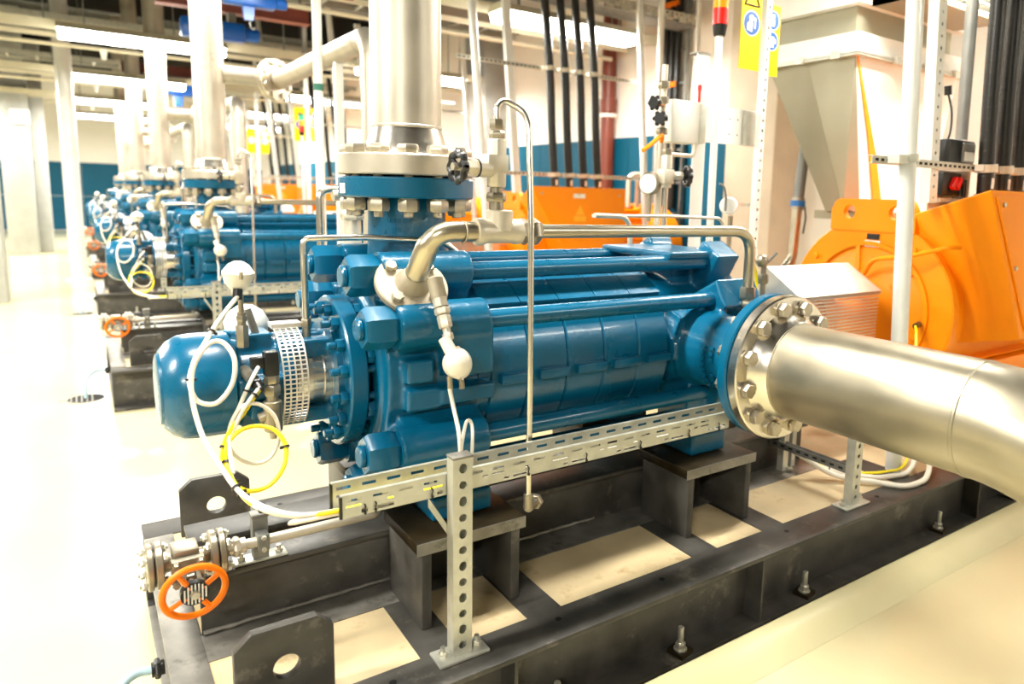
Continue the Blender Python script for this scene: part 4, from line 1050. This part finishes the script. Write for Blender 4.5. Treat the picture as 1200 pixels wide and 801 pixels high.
# ================================================================== cable racks with black motor cables
SH = .085
def lean(x, y, z, z0=1.9): return (x-SH*(z-z0), y, z)
def build_rack():
    G = M['galv']
    t = thing('rack_post', '', 'post', (3.37, 1.99, 0), 'round pale rack posts beside the motors')
    part('post', MB().cyl(lean(3.37, 1.99, 0), lean(3.37, 1.99, 5.0), .041, n=28), M['post'], t)
    part('clamp_ring', MB().lathe([(-.02, .041), (-.02, .052), (.02, .052), (.02, .041)], lean(3.37, 1.99, 1.955), (-SH, 0, 1), 24).box(3.24, 3.34, 1.96, 2.02, 1.925, 1.965), G, t)
    rep(t, row('pale round rack post in front of orange motor, %s'))
    t = thing('rack_channel', '', 'post', (3.78, 2.06, 0), 'square perforated rack channels beside the motors')
    b = MB(); channel(b, 3.80, 3.88, 2.10, 2.16, 1.74, 4.2, pitch=.06, hu=.008, hv=.010, sh=SH); part('channel', b, M['post'], t)
    rep(t, row('square perforated rack channel rising beside the cables, %s'))
    t = thing('end_post', '', 'post', (5.55, 2.0, 0), 'pale posts at the far end of the racks')
    part('post', MB().cyl(lean(5.50, 2.0, 0), lean(5.50, 2.0, 5.0), .04, n=20), M['post'], t)
    rep(t, row('pale end post of the cable rack, %s'))
    for z, nm, lab in ((1.945, 'lower_rail', 'slotted lower rail with pale clamps holding black cables, %s'), (3.05, 'upper_rail', 'slotted upper rail with clamps holding black cables, %s')):
        t = thing(nm, '', 'rail', (4.3, 2.0, z), nm.replace('_', ' ')+'s of the cable racks')
        dx = -SH*(z-1.9)
        b = MB(); b.box(3.2+dx, 5.6+dx, 2.075, 2.079, z-.02, z+.02); b.box(3.2+dx, 5.6+dx, 2.079, 2.10, z+.017, z+.02); b.box(3.2+dx, 5.6+dx, 2.079, 2.10, z-.02, z-.017)
        part('rail', b, G, t)
        sl = base(MB().box(-.014, .014, -.0008, .001, -.007, .007), M['hole'], 'slot')
        for q in range(46): inst('slot', sl, t, (3.24+dx+q*.05, 2.075, z))
        cl = base(MB().lathe([(-.022, .044), (-.022, .060), (.022, .060), (.022, .044)], (0, 0, 0), (-SH, 0, 1), 20).box(-.07, -.05, -.02, .03, -.018, .018).box(.05, .07, -.02, .03, -.018, .018), M['cream_fit'], 'cable_clamp')
        for k in range(4): inst('cable_clamp', cl, t, lean(4.25+.195*k, 2.03, z))
        rep(t, row(lab))
    for k in range(4):
        x = 4.25+.195*k
        p = [lean(x, 2.03, 1.70), lean(x, 2.03, 1.9), lean(x, 2.03, 2.4), lean(x+.012, 2.03, 3.0), lean(x, 2.05, 3.8), lean(x, 2.1, 4.6), lean(x, 2.1, 5.3)]
        t = thing('motor_power_cable', '', 'cable', (x, 2.03, 1.72), 'thick black ribbed motor cables')
        sp = smooth([Vector(q) for q in p], 9)
        part('jacket', MB().tube(sp, .043, 20), M['cable'], t)
        b = MB()
        for i in range(4, 40, 1):
            d = (sp[i+1]-sp[i]).normalized(); b.lathe([(-.006, .0425), (0, .0445), (.006, .0425)], sp[i], d, 20)
        part('rib', b, M['cable'], t, kind='stuff')
        part('cable_mark', MB().obox(Vector(lean(x+.0, 2.03-.043, 1.86)), (.012, 0, 0), (0, .002, 0), (0, 0, .03)), M['white'], t, label='white cable marker')
        part('gland', MB().cyl((x+.017, 2.03, 1.69), lean(x, 2.03, 1.80), .055, n=20), M['black'], t)
        nth = ['first', 'second', 'third', 'fourth'][k]
        rep(t, ['%s thick black cable from the left, into motor box, %s' % (nth, NTH[i]) for i in range(NB)])
build_rack()
# dark conduit, switch boxes and small cabling on the nearest rack
t = thing('dark_conduit', 'straight dark grey conduit slanting up beside the black cables', 'conduit', (4.30, 2.22, 2.1))
part('tube', MB().cyl((4.50, 2.32, 2.10), (4.44, 2.32, 3.6), .036, n=18), M['duct'], t)
part('gland', MB().cyl((4.50, 2.32, 2.06), (4.50, 2.32, 2.13), .045, n=16), M['white'], t)
t = thing('junction_box', 'small black junction box on the rail beside the conduit', 'box', (4.1, 2.2, 1.98))
part('case', MB().box(4.00, 4.28, 2.12, 2.24, 1.96, 2.10), M['black'], t, bevel=.01)
part('lid', MB().box(4.13, 4.27, 2.112, 2.122, 1.975, 2.085), M['duct'], t, bevel=.004)
part('label', MB().box(4.15, 4.25, 2.108, 2.112, 1.985, 2.035), M['white'], t, label='pale label')
part('lead', MB().tube(smooth([Vector(p) for p in [(4.08, 2.18, 2.10), (4.10, 2.18, 2.16), (4.09, 2.18, 2.26), (4.07, 2.2, 2.36)]], 6), .006, 8), M['black'], t)
part('lead_plug', MB().cyl((4.07, 2.2, 2.35), (4.06, 2.2, 2.40), .02, n=12), M['black'], t)
t = thing('switch_panel', 'black switch panel with two red handles under the rail', 'switch', (4.15, 2.15, 1.75))
part('panel', MB().box(4.00, 4.20, 2.14, 2.20, 1.785, 1.915), M['black'], t, bevel=.006)
for q in range(2):
    part('red_handle', MB().obox((4.09+q*.05, 2.125, 1.855), (.018, 0, .030), (0, .014, 0), (-.014, 0, .010)), M['red'], t, bevel=.006, label='red handle')
part('switch_bracket', MB().box(3.96, 4.24, 2.20, 2.212, 1.70, 1.93), M['white'], t)
part('side_plate', MB().box(4.24, 4.26, 2.12, 2.212, 1.70, 1.93), M['cream_fit'], t)
part('terminal_strip', MB().box(3.97, 4.24, 2.13, 2.16, 1.745, 1.77), M['cream_fit'], t)
part('wire_end', MB().cyl((4.22, 2.13, 1.78), (4.215, 2.13, 1.88), .012, n=10), M['black'], t)
# ================================================================== hopper shaped air duct over the nearest motor
t = thing('air_hopper', 'tapered sheet metal hopper duct above the nearest orange motor', 'duct', (4.9, 3.3, 1.7))
Hm = M['hopper']
T0, T1, T2, T3 = (4.30, 2.98, 2.72), (5.62, 2.98, 2.72), (5.62, 3.72, 2.72), (4.30, 3.72, 2.72)
B0, B1, B2, B3 = (4.47, 2.965, 1.66), (5.30, 2.965, 1.66), (5.30, 3.36, 1.66), (4.47, 3.24, 1.66)
part('front_sheet', MB().add([B0, B1, T1, T0], [(0, 1, 2, 3)]), M['white'], t, solid=.006, label='front sheet, brightness put into its colour')  # white colour carries the reflected brightness of this metal face
mt = (4.30, 3.37, 2.72); mm = (4.37, 3.03, 1.69)
part('side_sheet', MB().add([T0, mt, mm, B0], [(0, 1, 2, 3)]), Hm, t, solid=.006)
part('side_sheet', MB().add([mt, T3, B3, mm], [(0, 1, 2), (0, 2, 3)]), Hm, t, solid=.006)
part('back_sheet', MB().add([B3, B2, T2, T3], [(0, 1, 2, 3)]), Hm, t, solid=.006)
part('far_sheet', MB().add([B1, B2, T2, T1], [(0, 1, 2, 3)]), Hm, t, solid=.006)
part('edge_reflection', MB().prism([(4.297, 2.975, 2.71), (4.315, 2.974, 2.71), (4.60, 2.958, 2.05), (4.70, 2.955, 1.75), (4.60, 2.955, 1.75), (4.48, 2.962, 2.2)], (0, -.004, 0)), M['orange'], t, label='orange reflection on the edge')  # orange reflection along the edge, put in as a coloured strip
part('collar', MB().box(4.29, 5.63, 2.97, 3.73, 2.725, 2.86), M['white'], t)
b = MB(); b.box(4.25, 5.67, 2.93, 3.77, 2.70, 2.712); b.box(4.25, 5.67, 2.93, 3.77, 2.716, 2.728)
part('joint_flange', b, M['galv'], t)
for xx in (4.7, 5.1, 5.5): part('clamp', MB().box(xx-.03, xx+.03, 2.91, 2.95, 2.69, 2.74), M['galv'], t)
for yy in (3.1, 3.4, 3.65): part('clamp', MB().box(4.23, 4.27, yy-.03, yy+.03, 2.69, 2.74), M['galv'], t)
part('neck', MB().box(4.35, 5.57, 3.03, 3.67, 2.86, 3.04), M['hopper'], t)
part('upper_box', MB().box(4.28, 5.65, 2.96, 3.75, 3.04, 4.4), M['white'], t)
part('motor_inlet', MB().box(4.48, 5.28, 2.78, 3.35, 1.61, 1.67), M['hopper'], t)
t = thing('louvre_box', 'pale louvred air box overhanging at the top of hopper duct', 'duct', (4.9, 2.75, 3.02))
part('case', MB().box(4.40, 5.48, 2.62, 2.955, 3.03, 3.06), M['hopper'], t)
part('case_back', MB().box(4.40, 5.48, 2.90, 2.955, 3.06, 4.2), M['white'], t)
sl = base(MB().hexa([(4.40, -.03, 0), (5.48, -.03, 0), (5.48, .05, .03), (4.40, .05, .03), (4.40, -.03, .008), (5.48, -.03, .008), (5.48, .05, .038), (4.40, .05, .038)]), M['white'], 'louvre_slat')
for q in range(16): inst('louvre_slat', sl, t, (0, 2.67, 3.07+q*.06))
for xx in (4.41, 5.47): part('end_frame', MB().box(xx-.01, xx+.01, 2.62, 2.955, 3.03, 4.2), M['white'], t)
part('bracket', MB().box(4.62, 4.68, 2.60, 2.64, 2.98, 3.06), M['white'], t)

t = thing('clamped_pipe', 'grey pipe with blue clamp band standing behind the coupling guard', 'pipe', (4.58, 3.6, 1.0))
part('hose', MB().cyl((4.60, 3.6, 1.74), (4.66, 3.6, 2.4), .042, n=20), M['duct'], t, label='dark grey hose')
part('pipe', MB().tube(fillet([(4.60, 3.6, 1.74), (4.57, 3.6, 1.25), (4.40, 3.6, 1.15), (3.9, 3.6, .9)], .08), .040, 18), M['steel'], t)
part('clamp_band', MB().cyl((4.598, 3.6, 1.69), (4.601, 3.6, 1.735), .058, n=24), M['bluetape'], t, label='blue clamp band')
part('clamp_ring', MB().cyl((4.595, 3.6, 1.665), (4.603, 3.6, 1.755), .052, n=24), M['satin'], t)
part('tail', MB().tube([(4.66, 3.58, 1.70), (4.67, 3.57, 1.60), (4.65, 3.57, 1.48)], .007, 6), M['black'], t)

# ================================================================== instrument rack behind the nearest pump
t = thing('instrument_post', 'short perforated square post with beacon beside it, left end of rack', 'post', (2.95, 3.05, 0))
b = MB(); channel(b, 2.955, 2.995, 3.03, 3.09, .0, 2.54, pitch=.06, hu=.009, hv=.012, sh=.0, face='x'); part('channel', b, M['post'], t)
part('front_flange', MB().box(2.90, 2.955, 3.03, 3.036, 0, 2.54), M['post'], t)
part('cap', MB().box(2.90, 3.0, 3.025, 3.095, 2.54, 2.548), M['bare'], t)
t = thing('sign_post', 'tall perforated square post carrying the yellow signs', 'post', (3.43, 3.05, 0))
b = MB(); channel(b, 3.424, 3.466, 3.00, 3.04, 0.0, 4.6, pitch=.06, hu=.0085, hv=.012); part('channel', b, M['post'], t)
t = thing('cross_panel', 'pale grey flat cross panel between two perforated posts', 'panel', (3.25, 3.0, 2.07))
part('sheet', MB().box(2.99, 3.50, 3.09, 3.096, 2.06, 2.275), M['white'], t)
part('sheet_fold', MB().box(3.36, 3.50, 3.075, 3.09, 2.065, 2.27), M['galv'], t)
for xx in (3.05, 3.15, 3.25, 3.32):
    for zz in (2.12, 2.21): part('hole', MB().cyl((xx, 3.0895, zz), (xx, 3.0885, zz), .005, n=8), M['hole'], t)
t = thing('white_box', 'white rectangular instrument box on the left of the short post', 'box', (2.82, 3.0, 2.04))
part('case', MB().box(2.685, 2.895, 2.98, 3.10, 2.035, 2.265), M['white'], t, bevel=.008)
part('side_cover', MB().box(2.897, 2.95, 2.985, 3.08, 2.04, 2.26), M['galv'], t, bevel=.004)
part('red_vent', MB().cyl((2.90, 3.0, 2.265), (2.90, 3.0, 2.33), .008, n=8).cyl((2.90, 3.0, 2.33), (2.90, 3.0, 2.36), .011, n=8), M['red'], t, label='red tipped vent')
part('loop_tube', MB().tube(fillet([(2.87, 2.99, 2.04), (2.87, 2.99, 1.965), (2.64, 2.97, 1.965)], .05), .012, 10), M['cream_fit'], t)
def beacon(x, y, z0, z1, label, grp=None):
    t = thing('beacon', label, 'beacon', (x, y, z0), 'signal beacons on white poles')
    part('pole', MB().cyl((x+.008, y, z0), (x, y, z1), .021, n=18), M['white'], t)
    part('socket', MB().cyl((x, y, z1), (x, y, z1+.06), .033, .042, n=22, bev=.004), M['black'], t, label='black socket')
    part('red_lens', MB().cyl((x, y, z1+.06), (x, y, z1+.145), .043, n=28), M['red'], t, label='red lens')
    part('amber_lens', MB().cyl((x, y, z1+.145), (x, y, z1+.23), .043, n=28), M['amber'], t, label='amber lens')
    part('green_lens', MB().cyl((x, y, z1+.23), (x, y, z1+.315), .043, n=28), M['green'], t, label='green lens')
    part('top_cap', MB().cyl((x, y, z1+.315), (x, y, z1+.34), .043, n=28, bev=.008), M['black'], t)
    return t
beacon(2.972, 2.94, 1.30, 2.625, 'signal beacon with red and amber lenses on white pole, nearest of the beacons')

# yellow safety signs with blue pictogram discs
def sign(x, y, z, kinds, label, s=1.0, tri=True):
    t = thing('safety_sign', label, 'sign', (x, y, z), 'yellow safety signs with blue pictograms')
    wv, hv = .17*s, .52*s
    part('board', MB().box(x, x+wv, y, y+.006, z, z+hv), M['sign'], t)
    cx = x+wv/2
    for i, kd in enumerate(kinds):
        zc = z+hv-.115*s-.15*s*(len(kinds)-1-i) if not tri else z+.26*s-.0*i
        if tri and i == 1: zc = z+.45*s
        P = part('white_ring', MB().cyl((cx, y-.001, zc), (cx, y-.003, zc), .072*s, n=32), M['signwhite'], t)
        part('blue_disc', MB().cyl((cx, y-.003, zc), (cx, y-.0045, zc), .065*s, n=32), M['signblue'], P)
        f = MB(); yy = y-.0045; q = .065*s
        def blob(u, v, r): f.cyl((cx+u*q, yy, zc+v*q), (cx+u*q, yy-.001, zc+v*q), r*q, n=18)
        def quad(pts): f.prism([(cx+u*q, yy, zc+v*q) for u, v in pts], (0, -.001, 0))
        if kd == 'face':       # head with face shield seen from the side
            blob(-.08, .42, .30); quad([(-.62, -.62), (.05, -.75), (.12, .05), (-.25, .18), (-.60, -.05)]); quad([(.20, .55), (.52, .50), (.48, -.42), (.36, -.42), (.34, .36), (.20, .42)])
        elif kd == 'glove':
            quad([(-.35, -.65), (.30, -.65), (.38, .1), (.30, .62), (.12, .66), (.0, .70), (-.18, .64), (-.32, .3), (-.55, .30), (-.50, .12), (-.36, -.1)])
        elif kd == 'ear':
            blob(0, .05, .46); quad([(-.62, -.25), (-.44, -.25), (-.44, .25), (-.62, .25)]); quad([(.44, -.25), (.62, -.25), (.62, .25), (.44, .25)]); quad([(-.3, -.72), (.3, -.72), (.2, -.3), (-.2, -.3)])
        else:
            blob(0, .46, .26); quad([(-.22, -.66), (.22, -.66), (.30, .12), (-.30, .12)])
        part('pictogram', f, M['signwhite'], P)
    if tri:
        k = [(cx-.062*s, z+.36*s), (cx+.062*s, z+.36*s), (cx, z+.47*s)]
        b = MB()
        for i in range(3):
            a, c = k[i], k[(i+1) % 3]; b.tube([(a[0], y-.002, a[1]), (c[0], y-.002, c[1])], .004*s, 6)
        part('warning_triangle', b, M['black'], t, label='black triangle outline')
        part('triangle_mark', MB().box(cx-.006*s, cx+.006*s, y-.003, y, z+.392*s, z+.43*s), M['black'], t)
    return t
sign(3.195, 2.99, 2.49, ['face'], 'yellow sign with face shield pictogram, left of the perforated post', 1.0, True)
sign(3.462, 3.045, 2.49, ['ear', 'man'], 'yellow sign with two blue discs, right of the perforated post', .80, False)
sign(3.19, 7.55, 2.47, ['ear', 'man'], 'yellow sign just right of the nearest discharge pipe', .98, False)
sign(2.90, 12.15, 2.47, ['glove'], 'left board of the yellow sign pair behind white vertical pipe', 1.0, True)
sign(3.16, 12.15, 2.47, ['ear', 'man'], 'right board of the yellow sign pair behind white vertical pipe', 1.0, False)
sign(3.02, 16.7, 2.44, ['glove'], 'small left yellow sign far back right of second discharge pipe', 1.0, True)
sign(3.28, 16.7, 2.44, ['man', 'ear'], 'small right yellow sign far back right of second discharge pipe', 1.0, False)
beacon(2.98, 12.04, 1.30, 2.55, 'small far signal beacon between the yellow signs and white pipe')
for i, (x, y) in enumerate(((3.27, 7.546), (3.10, 12.146), (3.23, 16.696))):
    t = thing('far_sign_post', 'pale square post behind the yellow sign in bay %s' % ['two', 'three', 'four'][i], 'post', (x, y, 0), 'pale square sign posts')
    b = MB(); b.box(x-.03, x+.03, y+.011, y+.06, 0, 4.6); b.box(x-.20, x+.26, y+.0105, y+.02, 2.70, 2.73); part('channel', b, M['post'], t)
    part('base_plate', MB().box(x-.08, x+.08, y-.04, y+.11, 0, .012), M['galv'], t)

# manifold of small valves left of the white box
t = thing('valve_manifold', 'vertical tube with two black knobs and cast fittings, left of white box', 'valve', (2.55, 2.92, 1.4))
F = M['cream_fit']
part('tube', MB().cyl((2.552, 2.92, 1.40), (2.575, 2.93, 2.42), .017, n=14), F, t)
for z in (2.06, 2.13, 2.22, 2.30): part('collar', MB().hexn((2.565, 2.925, z), (2.565, 2.925, z+.035), .056), M['satin'], t)
for (z, dx, dy) in ((2.215, -.10, -.03), (2.135, -.07, -.06)):
    d = Vector((dx, dy, 0)).normalized(); c = Vector((2.56, 2.92, z))
    part('stem', MB().cyl(c, c+d*.07, .014, n=12), M['satin'], t)
    kb = MB().cyl(c+d*.065, c+d*.095, .030, n=10)
    for q in range(6):
        a = 2*PI*q/6; ax_, u_, v_ = kb.frame(d); kb.sphere(c+d*.08+(u_*math.cos(a)+v_*math.sin(a))*.03, .013, 8)
    part('black_knob', kb, M['black'], t, label='black star knob')
part('orange_tube', MB().tube(fillet([(2.56, 2.92, 2.02), (2.55, 2.90, 2.06), (2.44, 2.88, 1.99), (2.40, 2.88, 1.965)], .02), .011, 10), M['orange'], t, label='orange bent tube')
t = thing('rear_needle_valve', 'pale needle valve with black handwheel below the white box', 'valve', (2.552, 2.9, 1.6))
part('tube', MB().cyl((2.552, 2.86, 1.42), (2.552, 2.86, 1.80), .014, n=12), M['steelv'], t)
part('body', MB().cyl((2.552, 2.86, 1.78), (2.552, 2.86, 1.95), .030, n=8).box(2.515, 2.585, 2.83, 2.89, 1.80, 1.875), F, t, bevel=.004)
part('top_nut', MB().hexn((2.552, 2.86, 1.95), (2.552, 2.86, 1.985), .046), M['satin'], t)
d = Vector((.94, -.32, .0)).normalized(); c = Vector((2.575, 2.855, 1.845))
part('bonnet', MB().cyl(c, c+d*.07, .020, n=16).hexn(c+d*.03, c+d*.055, .045), F, t)
wv = MB(); ax_, u_, v_ = wv.frame(d); hc = c+d*.10
wv.tube([hc+(u_*math.cos(2*PI*k/40)+v_*math.sin(2*PI*k/40))*(.046+.003*math.cos(10*PI*k/20)) for k in range(41)], .013, 8, caps=False); wv.cyl(hc-d*.03, hc+d*.008, .016, n=10)
for k in range(3):
    a = 2*PI*k/3; wv.tube([hc, hc+(u_*math.cos(a)+v_*math.sin(a))*.045], .008, 6)
part('handwheel', wv, M['black'], t, label='black handwheel')
t = thing('pressure_gauge', 'round pale gauge seen edge-on beside the needle valve', 'gauge', (2.44, 2.9, 1.8))
part('case', MB().cyl((2.475, 2.915, 1.80), (2.515, 2.93, 1.80), .060, n=32, bev=.006), M['satin'], t)
part('face', MB().cyl((2.473, 2.9143, 1.80), (2.4755, 2.9152, 1.80), .050, n=32), M['white'], t)
part('stem', MB().cyl((2.495, 2.92, 1.745), (2.495, 2.92, 1.60), .011, n=10), M['satin'], t)
t = thing('impulse_tube', 'two thin horizontal pale tubes with a bent end behind the balance pipe', 'tube', (2.4, 2.75, 1.63))
part('upper_tube', MB().tube(fillet([(2.01, 2.75, 1.635), (2.20, 2.76, 1.63), (2.24, 2.76, 1.58), (2.24, 2.76, 1.38)], .05), .013, 10), F, t)
part('long_tube', MB().tube(fillet([(2.02, 2.78, 1.632), (2.55, 2.80, 1.632), (2.92, 2.80, 1.622), (2.95, 2.80, 1.56)], .04), .009, 10), F, t)
part('fitting', MB().hexn((2.24, 2.76, 1.45), (2.24, 2.76, 1.40), .04).hexn((2.44, 2.74, 1.50), (2.44, 2.74, 1.42), .035), M['satin'], t)
t = thing('round_transmitter', 'round pale instrument with cable loop behind the pipe bend', 'sensor', (3.2, 3.0, 1.65))
part('case', MB().cyl((3.21, 3.02, 1.69), (3.25, 3.06, 1.69), .055, n=28, bev=.01), M['white'], t)
part('stem', MB().cyl((3.23, 3.02, 1.63), (3.23, 3.02, 1.40), .016, n=10), M['satin'], t)
part('mount_arm', MB().box(3.24, 3.42, 3.04, 3.055, 1.69, 1.71), M['galv'], t)
part('loop_cable', MB().tube(smooth([Vector(p) for p in [(3.10, 3.0, 1.82), (3.14, 3.0, 1.80), (3.16, 3.0, 1.74), (3.16, 3.0, 1.66)]], 6), .007, 8), M['galvd'], t)
t = thing('yellow_lead', 'short yellow lead and grey fittings at the end of pump shaft', 'cable', (2.9, 2.5, 1.3))
part('lead', MB().tube(smooth([Vector(p) for p in [(2.72, 2.42, 1.50), (2.76, 2.42, 1.44), (2.80, 2.42, 1.35), (2.81, 2.42, 1.26)]], 6), .008, 8), M['ycable'], t)
part('fitting', MB().cyl((2.88, 2.44, 1.22), (2.88, 2.44, 1.40), .014, n=10).hexn((2.88, 2.44, 1.30), (2.88, 2.44, 1.35), .05).sphere((2.86, 2.44, 1.42), .035, 14), M['satin'], t)
part('tee_handle', MB().tube([(2.89, 2.44, 1.40), (2.95, 2.42, 1.46)], .008, 8), M['duct'], t)

# vertical white pipes rising between the bays
t = thing('white_riser', 'white vertical pipe with a green tape band, left of nearest discharge pipe', 'pipe', (1.347, 5.0, 0))
part('pipe', MB().cyl((1.347, 5.0, 0), (1.36, 5.0, 5.6), .030, n=18), M['white'], t)
part('tape_band', MB().cyl((1.3525, 5.0, 2.365), (1.3528, 5.0, 2.41), .0315, n=20), M['gtape'], t, label='green tape band')
t = thing('pale_strut', 'pale square strut next to the white vertical pipe', 'post', (1.54, 5.25, 0))
part('channel', MB().box(1.53, 1.585, 5.22, 5.27, 0, 2.62), M['post'], t); part('cap', MB().box(1.525, 1.59, 5.215, 5.275, 2.62, 2.63), M['galvd'], t)

# ================================================================== things on the right wall
t = thing('drain_pipe', 'brown vertical drain pipe on the right wall with white band', 'pipe', (6.36, 8.45, 0))
part('pipe', MB().cyl((6.36, 8.45, 0), (6.36, 8.45, 5.6), .105, n=28), M['drain'], t)
part('socket', MB().cyl((6.36, 8.45, 2.92), (6.36, 8.45, 3.12), .125, n=28, bev=.01), M['drain'], t)
part('clamp_band', MB().cyl((6.36, 8.45, 2.86), (6.36, 8.45, 2.91), .128, n=28), M['white'], t, label='white clamp band')
t = thing('wall_cable_run', 'black cables with orange ties on a ladder at the right wall', 'cable', (6.40, 7.25, 2.8))
for q in range(3):
    part('cable', MB().cyl((6.40, 7.05+q*.11, 1.6), (6.40, 7.05+q*.11, 5.6), .045, n=14), M['cable'], t)
for z in (3.15, 4.15): part('orange_tie', MB().box(6.34, 6.43, 7.02, 7.32, z, z+.06), M['orange2'], t, label='orange tie')
for yy in (6.88, 7.42): part('side_rail', MB().box(6.40, 6.46, yy, yy+.04, 1.2, 5.6), M['galvd'], t)
rg = base(MB().box(6.41, 6.45, 6.90, 7.44, 0, .03), M['galvd'], 'rung')
for q in range(10): inst('rung', rg, t, (0, 0, 1.5+q*.42))
t = thing('wall_pipe_pair', 'pair of pale bent pipes ending above the second orange motor', 'pipe', (5.2, 7.1, 1.9))
for q in range(2): part('bend', MB().tube(fillet([(5.55+q*.14, 6.9, 1.6), (5.55+q*.14, 6.9, 2.0), (6.1+q*.14, 6.9, 2.02), (6.1+q*.14, 6.9, 2.6)], .1), .032, 12), M['cream_fit'], t)
for q, (x, y, lab) in enumerate(((5.7, 6.5, 'thin pale vertical pipe right of the brown drain pipe'), (6.1, 6.3, 'thinner pale vertical pipe beside the black wall cables'))):
    t = thing('thin_riser', lab, 'pipe', (x, y, 0)); part('pipe', MB().cyl((x, y, 0), (x-.12, y, 5.6), .035-.008*q, n=14), M['white'], t)
    part('pipe_clip', MB().box(x-.11, x+.02, y-.03, y+.03, 3.0, 3.05), M['cream_fit'], t)
t = thing('upper_wall_tray', 'slotted cable tray running high in front of right wall', 'cable tray', (4.6, 6.6, 3.75))
b = MB(); slotted(b, 3.2, 6.3, 6.60, 3.80, 3.92); part('side', b, M['galv'], t)
part('bed', MB().box(3.2, 6.3, 6.60, 6.95, 3.80, 3.805), M['galvd'], t)
